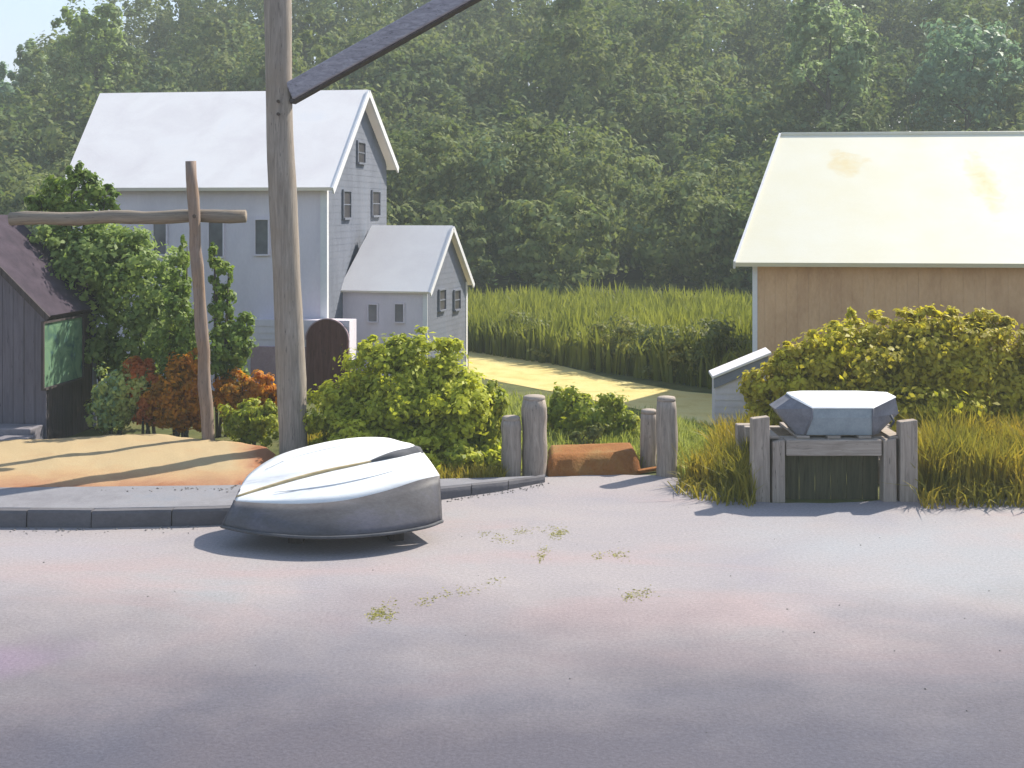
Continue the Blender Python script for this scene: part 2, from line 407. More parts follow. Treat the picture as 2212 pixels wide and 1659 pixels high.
def diamonds(p, nr, size, aspect):
    k = len(p)
    nr /= np.linalg.norm(nr, axis=1)[:, None] + 1e-9
    t = rng.normal(size=(k, 3)); t -= nr * (t * nr).sum(1)[:, None]; t /= np.linalg.norm(t, axis=1)[:, None]
    b = np.cross(nr, t)
    s = (size * rng.uniform(0.6, 1.3, k))[:, None]
    v0 = p - t * s * 0.5; v1 = p + b * s * aspect * 0.5 + nr * s * 0.08 - t * s * 0.08
    v2 = p + t * s * 0.5 - nr * s * 0.06; v3 = p - b * s * aspect * 0.5 + nr * s * 0.08 - t * s * 0.08
    V = np.stack([v0, v1, v2, v3], 1).reshape(-1, 3)
    return V, np.arange(4 * k).reshape(k, 4)

def spikes(tips):
    """extra upright sprays: (base, tip, radius) -> lobes"""
    return [((b + t) / 2, (r, r, (t - b).length / 2)) for b, t, r in tips]

def shrub(name, label, cat, d, lobes_px, n, size, mat, base_px=None, group=None, depth=0.8, clump=0.24, stems=5, trunk_r=0.035, foliage_name='foliage', trunk_name='stem'):
    """lobes in view pixels (cx, cy, rx, ry) at distance d, turned into metres"""
    bx = base_px if base_px is not None else lobes_px[0][0]
    base = Vector(((bx - CX) / F * d, d, 0))
    t = thing(name, label, cat, base, 0, group)
    lobes = []
    for l in lobes_px:
        dd = d + (l[4] if len(l) > 4 else 0)
        c = pd(l[0], l[1], dd) - base
        rx, rz = l[2] * dd / F, l[3] * dd / F
        lobes.append((np.array(c), (rx, min(max(rx, rz) * depth, 1.6 if d < 40 else 9), rz)))
    V, Q = leaf_cloud(lobes, n, size, clump)
    V[:, 2] = np.maximum(V[:, 2], 0.02 + 0.03 * rng.random(len(V)))
    np_mesh(foliage_name, V, Q, mat, t)
    sm = MB()
    for i in range(stems):
        c, r = lobes[i % len(lobes)]
        a = rng.uniform(0, 6.28); b0 = Vector((math.cos(a) * 0.12 * stems / 5 + c[0] * 0.35, math.sin(a) * 0.1, -0.1))
        tip = Vector(c) + Vector((rng.normal(0, r[0] * 0.25), rng.normal(0, r[1] * 0.2), r[2] * 0.3))
        mid = (b0 + tip) / 2 + Vector((rng.normal(0, 0.06), rng.normal(0, 0.06), 0.05))
        sm.tube([b0, (b0 * 0.6 + mid * 0.4), mid, tip], [trunk_r, trunk_r * 0.85, trunk_r * 0.6, trunk_r * 0.25], 6)
    sm.build(trunk_name, M['bark'], t, True)
    return t

def in_poly(x, y, poly):
    r = np.zeros(len(x), bool); j = len(poly) - 1
    for i in range(len(poly)):
        xi, yi = poly[i]; xj, yj = poly[j]
        c = ((yi > y) != (yj > y)) & (x < (xj - xi) * (y - yi) / (yj - yi + 1e-12) + xi)
        r ^= c; j = i
    return r

def blades(P, h, w, lean=0.25):
    """grass blades: two stacked quads ending in a narrow tip"""
    k = len(P)
    a = rng.uniform(0, 2 * math.pi, k); ux = np.stack([np.cos(a), np.sin(a), np.zeros(k)], 1)
    lean_d = rng.normal(size=(k, 3)) * lean; lean_d[:, 2] = 0
    h = h[:, None]; w_ = (w * rng.uniform(0.6, 1.4, k))[:, None]
    up = np.array([0, 0, 1.0])
    m = P + up * h * 0.55 + lean_d * h * 0.3; t = P + up * h * (0.95 - 0.25 * np.linalg.norm(lean_d, axis=1)[:, None]) + lean_d * h
    v = np.stack([P - ux * w_ * .5, P + ux * w_ * .5, m + ux * w_ * .45, m - ux * w_ * .45, t + ux * w_ * .06, t - ux * w_ * .06], 1).reshape(-1, 3)
    i = np.arange(k)[:, None] * 6
    q = np.concatenate([i + np.array([[0, 1, 2, 3]]), i + np.array([[3, 2, 4, 5]])], 0)
    return v, q

def grass(name, poly_px, n, h0, h1, w, mat, label, cat='grass', z=0.0, lean=0.25, world_poly=None, tufts=0):
    poly = world_poly or [(gp(*p).x, gp(*p).y) for p in poly_px]
    xs, ys = zip(*poly)
    X, Y = [], []
    got = 0
    while got < n:
        x = rng.uniform(min(xs), max(xs), n * 2); y = rng.uniform(min(ys), max(ys), n * 2)
        k = in_poly(x, y, poly); X.append(x[k]); Y.append(y[k]); got += k.sum()
    x = np.concatenate(X)[:n]; y = np.concatenate(Y)[:n]
    if tufts:
        ti = rng.integers(0, tufts, n); x = x[ti] + rng.normal(0, 0.07, n); y = y[ti] + rng.normal(0, 0.07, n)
    hh = rng.uniform(h0, h1, n)
    nz = np.array([mnoise.noise(Vector((a * 0.9, b * 0.9, 3))) for a, b in zip(x, y)])
    hh *= 1 + 0.45 * nz
    V, Q = blades(np.stack([x, y, np.full(n, z - 0.02)], 1), hh, w, lean)
    o = np_mesh(name, V, Q, mat)
    return tag(o, label, cat, kind='stuff')

# ------------------------------------------------------------------ the ground
def sheet(name, pts, z, mat):
    b = MB(); b.add([(p[0], p[1], z) for p in pts], [tuple(range(len(pts)))])
    o = b.build(name, mat, recalc=False)
    o['kind'] = 'structure'
    return o

sheet('ground', [(-900, -60), (900, -60), (900, 900), (-900, 900)], -0.012, M['ground'])
edge_px = [(-600, 1000), (560, 1000), (960, 1042), (1080, 1038), (1182, 1026), (1400, 1026), (1470, 1032), (1560, 1058), (1640, 1085), (1800, 1086), (2000, 1076), (2240, 1072), (2900, 1060)]
edge = [(gp(*p).x, gp(*p).y) for p in edge_px]
fine_edge = []
for (a, b) in zip(edge, edge[1:]):
    for k in range(8):
        f = k / 8; x = a[0] + (b[0] - a[0]) * f; y = a[1] + (b[1] - a[1]) * f
        fine_edge.append((x, y + 0.16 * mnoise.noise(Vector((x * 1.7, y, 0)))))
sheet('road', [(-60, -30), (60, -30), (60, edge[-1][1])] + fine_edge[::-1] + [(-60, edge[0][1])], 0.0, M['road'])

# raised concrete pavement along the left, tapering to a kerb at the gate posts
front = [gp(x, y) for x, y in [(-500, 1141), (0, 1140), (200, 1141), (500, 1134), (700, 1112), (960, 1079), (1080, 1062), (1178, 1042)]]
back = [gp(x, y, 0.2) for x, y in [(-500, 1056), (0, 1056), (200, 1054), (500, 1050), (700, 1040), (960, 1027), (1080, 1020), (1176, 1010)]]
hts = [0.215, 0.215, 0.215, 0.21, 0.19, 0.15, 0.12, 0.08]
b = MB(); N = 60
def samp(arr, t):
    f = t * (len(arr) - 1); i = min(int(f), len(arr) - 2); f -= i
    return arr[i] * (1 - f) + arr[i + 1] * f
rows = [[], [], [], [], []]; kb = []
for i in range(N + 1):
    t = i / N
    p, q, h = samp(front, t), samp(back, t), samp(hts, t)
    wv = 0.025 * mnoise.noise(Vector((p.x * 1.3, 1, 2)))
    kb.append((Vector((p.x, p.y + wv, 0)), h)); rows[0].append((p.x, p.y + .17 + wv, -0.05)); rows[1].append((p.x, p.y + 0.175 + wv, h - 0.02))
    rows[2].append((p.x, p.y + 0.19 + wv, h)); rows[3].append((q.x, q.y, h + 0.004)); rows[4].append((q.x, q.y + 0.01, -0.05))
b.grid(rows)
pv = b.build('pavement', M['kerb']); pv['kind'] = 'structure'
b = MB(); ys = Vector((0, 1, 0)); k0 = 0
while k0 < N:
    k1 = min(N, k0 + random.choice((5, 6, 7))); jz = random.uniform(-.008, .008); jy = ys * random.uniform(-.012, .012)
    seg_ = [(p, h) for p, h in kb[k0:k1 + 1]]
    ins = (seg_[1][0] - seg_[0][0]).normalized() * .007
    seg_[0] = (seg_[0][0] + ins, seg_[0][1]); seg_[-1] = (seg_[-1][0] - ins, seg_[-1][1])
    prof = lambda p, h: [p + jy + Vector((0, 0, -.05)), p + jy + ys * .008 + Vector((0, 0, h * .6)), p + jy + ys * .014 + Vector((0, 0, h - .03 + jz)), p + jy + ys * .035 + Vector((0, 0, h + .004 + jz)), p + ys * .163 + Vector((0, 0, h + .006 + jz)), p + ys * .165 + Vector((0, 0, -.05))]
    pr_ = [prof(p, h) for p, h in seg_]
    b.grid(pr_); b.add(pr_[0], [tuple(range(6))]); b.add(pr_[-1], [tuple(reversed(range(6)))])
    k0 = k1
kc = b.build('kerb', M['kerb_shade']); kc['kind'] = 'structure'

# sand bank beside the shed
fr = [(-600, 1062), (0, 1060), (200, 1057), (400, 1053), (500, 1054), (545, 1032), (592, 985)]
bk = [(-600, 940), (0, 944), (200, 934), (330, 928), (480, 944), (545, 955), (596, 968)]
fr = [gp(x, y, 0.21) for x, y in fr]; bk = [gp(x, y, 0.30) for x, y in bk]
b = MB(); rows = []; rust = []
NU, NV = 90, 16
for j in range(NV + 1):
    v_ = j / NV; row = []
    for i in range(NU + 1):
        t = i / NU
        p = samp(fr, t) * (1 - v_) + samp(bk, t) * v_
        z = 0.19 + 0.09 * math.sin(min(1, v_ * 1.15) * math.pi * 0.5) + 0.03 * mnoise.noise(p * 1.4) + 0.012 * mnoise.noise(p * 5)
        if v_ == 0: z = 0.18
        if i > NU - 6: z += (0.2 - z) * (i - NU + 6) / 6
        if j == NV: z = 0.18
        row.append((p.x, p.y, z))
        rust.append(max(0.0, 0.62 * (1 - v_ * 2.6)) if t < 0.55 else max(max(0.0, 0.62 * (1 - v_ * 2.6)), min(0.75, (t - 0.68) * 3.2)))
    rows.append(row)
b.grid(rows)
sd = b.build('sand_bank', M['sand'], smooth=True); sd['kind'] = 'structure'
ca = sd.data.attributes.new('rust', 'FLOAT', 'POINT'); ca.data.foreach_set('value', rust)

# straw path across the field
up = [(1012, 752), (1100, 764), (1200, 786), (1300, 812), (1400, 832), (1480, 845), (1640, 866)]
lo = [(1012, 808), (1100, 828), (1200, 846), (1300, 868), (1400, 890), (1480, 908), (1640, 938)]
U = [gp(*p) for p in up]; LO = [gp(*p) for p in lo]
b = MB(); rows = [[], []]
for i in range(50):
    t = i / 49
    p, q = samp(U, t), samp(LO, t)
    rows[0].append((p.x, p.y + 0.3 * mnoise.noise(Vector((p.x, 5, 0))), -0.004)); rows[1].append((q.x, q.y + 0.3 * mnoise.noise(Vector((q.x, 9, 0))), -0.004))
b.grid(rows)
o = b.build('path', M['path'], recalc=False); o['kind'] = 'structure'

# wooded hillside
def hill_z(x, y): return -0.1 + max(0, min(y, 108) - 76) * 0.30 * min(1, max(0.25, (x + 60) / 40)) - max(0, y - 112) * 0.05 + 0.6 * mnoise.noise(Vector((x * 0.06, y * 0.06, 0))) * (y > 78)
b = MB()
b.grid([[(-150 + 5 * i, 74 + 3.5 * j, hill_z(-150 + 5 * i, 74 + 3.5 * j)) for i in range(61)] for j in range(24)])
o = b.build('hillside', M['hill'], smooth=True); o['kind'] = 'structure'

# ------------------------------------------------------------------ buildings
class House:
    """local x runs right along the front wall, y runs back, origin at the front right corner"""
    def __init__(self, name, label, cat, origin, deg):
        self.o = Vector(origin); self.a = R(-deg)
        self.t = thing(name, label, cat, origin, self.a)
        self.M = Matrix.Rotation(self.a, 3, 'Z')
    def hit(self, px, py, axis, val):
        ro = self.M.transposed() @ (Vector((0, 0, H)) - self.o)
        rd = self.M.transposed() @ Vector(((px - CX) / F, 1, -(py - HZ) / F))
        i = 'xy'.index(axis)
        return ro + rd * ((val - ro[i]) / rd[i])

def fmap(y0=0.0):            # front wall: a = x, proud = towards the viewer
    return lambda a, b, pr: (a, y0 - pr, b)
def gmap(x0=0.0):            # right gable: a = y, proud = to the right
    return lambda a, b, pr: (x0 + pr, a, b)

def courses(mb, mp, lo, hi, z0, z1, step, proud=0.006):
    n = max(1, round((z1 - z0) / step)); s = (z1 - z0) / n
    for i in range(n):
        a, c = z0 + i * s, z0 + (i + 1) * s
        l0, h0, l1, h1 = lo(a), hi(a), lo(c), hi(c)
        if h0 - l0 < 0.02: continue
        mb.add([mp(l0, a, 0.0), mp(h0, a, 0.0), mp(h0, a, proud), mp(l0, a, proud), mp(h1, c, 0.002), mp(l1, c, 0.002)],
               [(0, 1, 2, 3), (3, 2, 4, 5), (0, 3, 5), (1, 4, 2)])

def pbox(mb, mp, a0, a1, b0, b1, p0, p1):
    return mb.hexa([mp(a0, b0, p0), mp(a1, b0, p0), mp(a1, b0, p1), mp(a0, b0, p1), mp(a0, b1, p0), mp(a1, b1, p0), mp(a1, b1, p1), mp(a0, b1, p1)])

def window(parent, mp, a, b, w, h, fr=0.06, frame_mat=None, pane_mat=None, bars=(1, 1), name='window'):
    fm = frame_mat or M['white_trim']
    f = MB()
    a0, a1, b0, b1 = a - w / 2, a + w / 2, b - h / 2, b + h / 2
    pbox(f, mp, a0 - fr, a0, b0 - fr, b1 + fr, 0.0, 0.05); pbox(f, mp, a1, a1 + fr, b0 - fr, b1 + fr, 0.0, 0.05)
    pbox(f, mp, a0, a1, b1, b1 + fr, 0.0, 0.052); pbox(f, mp, a0 - fr * 0.4 , a1 + fr * 0.4, b0 - fr, b0, 0.002, 0.075)
    fo = f.build(name, fm, parent)
    p = MB(); pbox(p, mp, a0, a1, b0, b1, -0.02, 0.022); p.build('pane', pane_mat or M['glass'], fo)
    q = MB()
    for i in range(bars[0]):
        x = a0 + w * (i + 1) / (bars[0] + 1); pbox(q, mp, x - 0.012, x + 0.012, b0, b1, 0.0225, 0.034)
    for i in range(bars[1]):
        z = b0 + h * (i + 1) / (bars[1] + 1); pbox(q, mp, a0, a1, z - 0.014, z + 0.014, 0.0232, 0.037)
    if bars != (0, 0): q.build('glazing_bar', M['glazebar'] if pane_mat is None else fm, fo)
    return fo

M['glazebar'] = mottled('grey_glazing_bar', [(0.3, (0.22, 0.22, 0.24)), (0.7, (0.30, 0.30, 0.32))], 3)

def roof_slab(mb, e0, e1, r1, r0, th, steps=0, lip=0.002):
    """slab from eave e0-e1 up to ridge r0-r1, with shallow courses on the upper face"""
    e0, e1, r0, r1 = map(Vector, (e0, e1, r0, r1))
    nrm = (e1 - e0).cross(r0 - e0).normalized()
    if nrm.z < 0: nrm = -nrm
    n = max(1, steps)
    for i in range(n):
        a, c = i / n, (i + 1) / n
        p0, p1 = e0.lerp(r0, a), e1.lerp(r1, a); q0, q1 = e0.lerp(r0, c), e1.lerp(r1, c)
        l = lip if steps else 0
        mb.hexa([p0 - nrm * th, p1 - nrm * th, q1 - nrm * th, q0 - nrm * th, p0 + nrm * l, p1 + nrm * l, q1, q0])

# ---- the two-storey white house
hs = House('white_house', 'tall two storey white house with white gable roof and end wall toned blue-grey for shade', 'house', (-4.11, 28.7, 0), 8)
Lh, Dh = 6.0, 5.66
ez = 4.72; rz = 6.88
# eave height differs a little front to back, as the ridge sits forward of the middle
yr = Dh * 0.5
fw = MB(); courses(fw, fmap(), lambda z: -Lh, lambda z: -0.02, 0.0, ez, 0.16)
fw.box(-Lh, -0.02, 0.0, 0.12, -0.1, ez - 0.02)
fw.build('front_wall', M['white_clap'], hs.t)
gl = lambda z: 0.0 if z < ez else (z - ez) / (rz - ez) * yr
gh = lambda z: Dh if z < ez + 0.55 else Dh - (z - ez - 0.55) / (rz - ez - 0.55) * (Dh - yr)
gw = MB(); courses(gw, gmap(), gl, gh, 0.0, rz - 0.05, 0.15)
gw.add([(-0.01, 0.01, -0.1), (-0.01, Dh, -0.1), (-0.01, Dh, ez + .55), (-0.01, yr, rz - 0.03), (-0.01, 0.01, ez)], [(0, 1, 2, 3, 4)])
gw.build('gable_wall', M['shaded_wall'], hs.t)
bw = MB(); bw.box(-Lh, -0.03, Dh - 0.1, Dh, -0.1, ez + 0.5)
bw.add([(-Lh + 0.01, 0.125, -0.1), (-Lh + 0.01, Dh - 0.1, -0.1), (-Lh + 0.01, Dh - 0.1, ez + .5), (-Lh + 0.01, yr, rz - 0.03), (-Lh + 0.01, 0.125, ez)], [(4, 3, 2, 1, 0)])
bw.build('back_wall', M['shaded_wall'], hs.t)
pitch = (rz - ez) / yr
rf = MB()
ov = 0.34
roof_slab(rf, (-Lh - 0.08, -ov, ez - ov * pitch + 0.1), (0.22, -ov, ez - ov * pitch + 0.1), (0.22, yr, rz + 0.1), (-Lh - 0.66, yr, rz + 0.1), 0.09, 0)
p2 = (rz - ez - 0.55) / (Dh - yr)
roof_slab(rf, (0.22, Dh + 0.3, ez + 0.55 - 0.3 * p2 + 0.1), (-Lh - 0.08, Dh + 0.3, ez + 0.55 - 0.3 * p2 + 0.1), (-Lh - 0.66, yr + 0.004, rz + 0.1), (0.22, yr + 0.004, rz + 0.1), 0.09, 0)
rf.build('roof', M['white_roof'], hs.t)
bb = MB()
bb.beam((0.245, -ov, ez - ov * pitch + 0.02), (0.245, yr - 0.02, rz + 0.02), 0.04, 0.17, up=(0, -0.6, 0.8)); bb.beam((0.245, yr + 0.02, rz + 0.02), (0.245, Dh + 0.3, ez + 0.55 - 0.3 * p2 + 0.02), 0.04, 0.17, up=(0, 0.6, 0.8))
bb.build('bargeboard', M['white_trim'], hs.t)
cb = MB(); cb.box(-0.13, 0.022, -0.022, 0.0, 0, ez - 0.05); cb.box(0.0, 0.022, 0.0, 0.11, 0, ez - 0.02)
cb.build('corner_board', M['white_trim'], hs.t)
def win_px(h, px, py, wp, hp, axis, val, mp, **k):
    c = h.hit(px, py, axis, val); a = c.x if axis == 'y' else c.y
    e = h.hit(px + wp / 2, py, axis, val); e2 = h.hit(px - wp / 2, py, axis, val)
    w = abs((e.x if axis == 'y' else e.y) - (e2.x if axis == 'y' else e2.y))
    hh = h.hit(px, py - hp / 2, axis, val).z - h.hit(px, py + hp / 2, axis, val).z
    return window(h.t, mp, a, c.z, w, hh, **k)
for px, py, w, h in [(346, 512, 27, 74), (467, 514, 30, 80), (566, 512, 27, 74)]:
    win_px(hs, px, py, w, h, 'y', -0.012, fmap(0.0), fr=0.035, frame_mat=M['white_clap'], bars=(0, 0))
for px, py, w, h in [(779, 330, 15, 42), (748, 442, 15, 56), (811, 440, 16, 50)]:
    win_px(hs, px, py, w, h, 'x', 0.012, gmap(0.0), fr=0.05, frame_mat=M['shaded_wall'], bars=(0, 1), pane_mat=M['dark_glass'])
# lower storey: projecting white porch wall, mauve plinth and a maroon arched doorway
pl = hs.hit(541, 690, 'y', -0.6); prt = hs.hit(755, 690, 'y', -0.6); pm = hs.hit(600, 748, 'y', -0.6)
pw = MB(); courses(pw, fmap(-0.6), lambda z: pl.x, lambda z: prt.x, pm.z, pl.z, 0.15, 0.014)
pw.box(pl.x, prt.x, -0.6, -0.02, pm.z - 0.3, pl.z - 0.01)
pw.build('porch_wall', M['white_clap'], hs.t)
pp = MB(); pp.box(pl.x + 0.02, prt.x - 0.03, -0.66, -0.03, -0.1, pm.z); pp.build('plinth', M['mauve'], hs.t, bevel=0.015)
dl, dr, dt, db = hs.hit(662, 700, 'y', -0.68), hs.hit(752, 700, 'y', -0.68), hs.hit(705, 690, 'y', -0.68), 0.0
dm = MB(); seg = 18; cx_, hw = (dl.x + dr.x) / 2, (dr.x - dl.x) / 2
spring = dt.z - hw * 0.95
ring = [(dl.x, db)] + [(cx_ - hw * math.cos(math.pi * i / seg), spring + hw * 0.95 * math.sin(math.pi * i / seg)) for i in range(seg + 1)] + [(dr.x, db)]
vs = [(x, -0.70, z) for x, z in ring] + [(x, -0.655, z) for x, z in ring]; n = len(ring)
dm.add(vs, [tuple(range(n)), tuple(range(2 * n - 1, n - 1, -1))] + [(i, i + n, (i + 1) % n + n, (i + 1) % n) for i in range(n)])
for k in range(1, 5):
    x = dl.x + 2 * hw * k / 5
    dm.box(x - 0.006, x + 0.006, -0.706, -0.699, 0.05, spring + 0.2)
door = dm.build('arched_door', M['maroon'], hs.t)
ar = MB(); ring2 = [(cx_ - (hw + r_) * math.cos(math.pi * i / seg), spring + (hw * 0.95 + r_) * math.sin(math.pi * i / seg)) for i in range(seg + 1) for r_ in (0.0, 0.025)]
rows = [[], [], [], []]
for i in range(seg + 1):
    x0, z0 = ring2[2 * i]; x1, z1 = ring2[2 * i + 1]
    rows[0].append((x0, -0.66, z0)); rows[1].append((x0, -0.712, z0)); rows[2].append((x1, -0.712, z1)); rows[3].append((x1, -0.66, z1))
ar.grid(rows); ar.build('door_arch', M['mauve'], door)
hd = MB(); hd.tube([(dr.x - 0.14, -0.705, 0.95), (dr.x - 0.14, -0.76, 0.97), (dr.x - 0.14, -0.76, 1.09), (dr.x - 0.14, -0.705, 1.11)], 0.012, 6); hd.build('handle', M['iron'], door, True)

# ---- the small white outbuilding beside it
sh = House('small_outbuilding', 'small white gabled outbuilding tucked against the end wall of the tall house', 'shed', (-1.94, 29.5, 0), 15)
Ls, Ds, se, sr = 2.05, 3.1, 2.28, 3.62
fw = MB(); courses(fw, fmap(), lambda z: -Ls, lambda z: -0.02, 0, se, 0.13); fw.box(-Ls, -0.02, 0, 0.1, -0.1, se - 0.02); fw.build('front_wall', M['white_clap'], sh.t)
gl2 = lambda z: 0.0 if z < se else (z - se) / (sr - se) * Ds / 2
gh2 = lambda z: Ds - gl2(z)
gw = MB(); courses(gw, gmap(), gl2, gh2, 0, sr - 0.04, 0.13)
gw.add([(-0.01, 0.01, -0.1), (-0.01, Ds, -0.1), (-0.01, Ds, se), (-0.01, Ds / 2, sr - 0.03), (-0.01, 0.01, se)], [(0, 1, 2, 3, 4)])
gw.build('gable_wall', M['shaded_wall'], sh.t)
bw = MB(); bw.box(-Ls, -0.03, Ds - 0.1, Ds, -0.1, se); bw.add([(-Ls + .01, .11, 0), (-Ls + .01, Ds - .1, 0), (-Ls + .01, Ds - .1, se), (-Ls + .01, Ds / 2, sr - .05), (-Ls + .01, .11, se)], [(0, 1, 2, 3, 4)]); bw.build('back_wall', M['shaded_wall'], sh.t)
sp = (sr - se) / (Ds / 2); ov = 0.16
rf = MB()
roof_slab(rf, (-Ls - 0.05, -ov, se - ov * sp + 0.07), (0.12, -ov, se - ov * sp + 0.07), (0.12, Ds / 2, sr + 0.07), (-Ls + 0.12, Ds / 2, sr + 0.07), 0.06, 0)
roof_slab(rf, (0.12, Ds + ov, se - ov * sp + 0.07), (-Ls - 0.05, Ds + ov, se - ov * sp + 0.07), (-Ls + 0.12, Ds / 2 + .003, sr + 0.07), (0.12, Ds / 2 + .003, sr + 0.07), 0.06, 0)
rf.build('roof', M['white_roof'], sh.t)
bb = MB(); bb.beam((0.14, -ov, se - ov * sp + 0.01), (0.14, Ds / 2 - .01, sr + 0.01), 0.035, 0.12, up=(0, -.6, .8)); bb.beam((0.14, Ds / 2 + .01, sr + 0.01), (0.14, Ds + ov, se - ov * sp + 0.01), 0.035, 0.12, up=(0, .6, .8)); bb.build('bargeboard', M['white_trim'], sh.t)
cb = MB(); cb.box(-0.09, 0.02, -0.02, 0.0, 0, se - 0.03); cb.build('corner_board', M['white_trim'], sh.t); cb = MB(); cb.box(0.0, 0.02, Ds - 0.09, Ds + 0.02, 0, se - 0.02); cb.build('corner_board', M['white_trim'], sh.t)
for px, py, w, h in [(806, 676, 18, 36), (863, 676, 18, 38)]:
    win_px(sh, px, py, w, h, 'y', -0.01, fmap(), fr=0.03, frame_mat=M['white_clap'], bars=(0, 0))
for px, py, w, h in [(954, 648, 13, 42), (986, 648, 12, 40)]:
    win_px(sh, px, py, w, h, 'x', 0.01, gmap(), fr=0.035, frame_mat=M['shaded_wall'], bars=(0, 1), pane_mat=M['dark_glass'])

# ---- the barn on the right (local origin at its front left corner, front wall runs to +x)
bn = House('barn', 'long tan walled barn with a broad cream white roof behind the olive bushes', 'barn', (4.98, 26.7, 0), 6)
LB, DB, be, br = 13.0, 8.0, 3.17, 5.74
bnw = MB()
for i in range(int(LB / 0.22)):
    x = i * 0.22
    bnw.box(x + 0.001, x + 0.219, -0.02 - 0.003 * (i % 2), 0.05, -0.1, be)
bnw.build('front_wall', M['tan_wall'], bn.t)
g_ = MB(); SK = 0.34
g_.add([(0.02, 0.06, -0.1), (SK * DB, DB, -0.1), (SK * DB, DB, be), (SK * DB / 2, DB / 2, br - .05), (0.02, 0.06, be), (LB, 0.06, -0.1), (LB, DB, -0.1), (LB, DB, be), (LB, DB / 2, br - .05), (LB, 0.06, be)],
           [(0, 1, 2, 3, 4), (9, 8, 7, 6, 5), (1, 6, 7, 2)]); g_.build('end_wall', M['tan_wall'], bn.t)
bp = (br - be) / (DB / 2); ov = 0.42
rf = MB()
roof_slab(rf, (-0.40, -ov, be - ov * bp + 0.1), (LB + 0.4, -ov, be - ov * bp + 0.1), (LB + 0.4, DB / 2, br + 0.1), (0.95, DB / 2, br + 0.1), 0.10, 0)
roof_slab(rf, (LB + 0.4, DB + ov, be - ov * bp + 0.1), (2.35, DB + ov, be - ov * bp + 0.1), (0.95, DB / 2 + .003, br + 0.1), (LB + 0.4, DB / 2 + .003, br + 0.1), 0.10, 0)
rf.build('roof', M['cream_roof'], bn.t)
bb = MB(); bb.beam((-0.425, -ov - .01, be - ov * bp + 0.05), (0.925, DB / 2, br + 0.06), 0.045, 0.18, up=(0, -.58, .81)); bb.build('bargeboard', M['white_trim'], bn.t)
cb = MB(); cb.box(-0.03, 0.07, -0.045, -0.03, 0, be - 0.02); cb.build('corner_board', M['white_trim'], bn.t)
rb = MB(); rb.tube([(0.95, DB / 2, br + 0.10), (LB + .4, DB / 2, br + 0.10)], 0.05, 8); rb.build('ridge_cap', M['cream_roof'], bn.t, True)
# stains on the roof, placed in the roof's own coordinates
nt, blot, col, out = BLOTS
s1, s2 = bn.hit(1830, 350, 'y', 2.8), bn.hit(2125, 400, 'y', 2.2)
col = n_mix(nt, blot(s1.x, 2.9, 1.1, 1.1), col, (0.66, 0.50, 0.20))
col = n_mix(nt, blot(s2.x, 2.2, 0.7, 2.3), col, (0.66, 0.49, 0.19))
finish(nt, out, n_mix(nt, 0.15, col, n_ramp(nt, n_noise(nt, 20, 5, 0.7, n_map(nt)), [(0.3, 0.3), (0.7, 0.7)]), 'SOFT_LIGHT'), 0.6, None, 0.3)

# ---- low white lean-to beside the barn
hu = House('lean_to', 'low white lean-to with a grey eave shade band under its sloping roof beside the tan barn', 'lean-to', (gp(1545, 935).x, gp(1545, 935).y, 0), 4)
tl = hu.hit(1545, 815, 'y', 0.0); tr = hu.hit(1625, 780, 'y', 0.0)
sl = (tr.z - tl.z) / (tr.x - tl.x); W2 = 0.95
b = MB(); b.hexa([(0, 0, -.1), (W2, 0, -.1), (W2, 0.7, -.1), (0, 0.7, -.1), (0, 0, tl.z - .02), (W2, 0, tl.z + sl * W2 - .02), (W2, 0.7, tl.z + sl * W2 - .02), (0, 0.7, tl.z - .02)])
courses(b, fmap(), lambda z: 0.0 if z < tl.z else (z - tl.z) / sl, lambda z: W2, 0, tl.z + 0.3, 0.12, 0.012)
b.build('wall', M['white_clap'], hu.t)
b = MB(); b.hexa([(-.06, -.1, tl.z - .02), (W2 + .05, -.1, tl.z + sl * (W2 + .05) - .02), (W2 + .05, 0.74, tl.z + sl * (W2 + .05) - .02), (-.06, 0.74, tl.z - .02),
                  (-.06, -.1, tl.z + .03), (W2 + .05, -.1, tl.z + sl * (W2 + .05) + .03), (W2 + .05, 0.74, tl.z + sl * (W2 + .05) + .03), (-.06, 0.74, tl.z + .03)]); b.build('roof', M['white_roof'], hu.t, bevel=0.008)
b = MB(); b.hexa([(-.03, -.06, tl.z - .20), (W2, -.06, tl.z + sl * W2 - .20), (W2, -.03, tl.z + sl * W2 - .20), (-.03, -.03, tl.z - .20), (-.03, -.06, tl.z - .025), (W2, -.06, tl.z + sl * W2 - .025), (W2, -.03, tl.z + sl * W2 - .025), (-.03, -.03, tl.z - .025)]); b.build('eave_shade', M['blue_trim_shade'], hu.t)  # eave shadow built as a blue-grey band on the wall

# ---- purple-grey shed at the left edge
gs = House('grey_shed', 'purple-grey board shed with dark roof and side window coloured with green reflections', 'shed', (-8.08, 22.5, 0), 7)
WS, DS, ge, gr_ = 3.4, 1.9, 2.30, 3.92
b = MB()
nb = 17
for i in range(nb):
    x0 = -WS + WS * i / nb; x1 = -WS + WS * (i + 1) / nb
    zt = lambda x: ge + (gr_ - ge) * (1 - abs(x + WS / 2) / (WS / 2))
    pr = 0.004 * (i % 3)
    b.hexa([(x0 + .004, -.02 - pr, -.1), (x1 - .004, -.02 - pr, -.1), (x1 - .004, .03, -.1), (x0 + .004, .03, -.1), (x0 + .004, -.02 - pr, zt(x0) - .03), (x1 - .004, -.02 - pr, zt(x1) - .03), (x1 - .004, .03, zt(x1) - .03), (x0 + .004, .03, zt(x0) - .03)])
b.build('front_wall', M['purple_board'], gs.t)
b = MB()
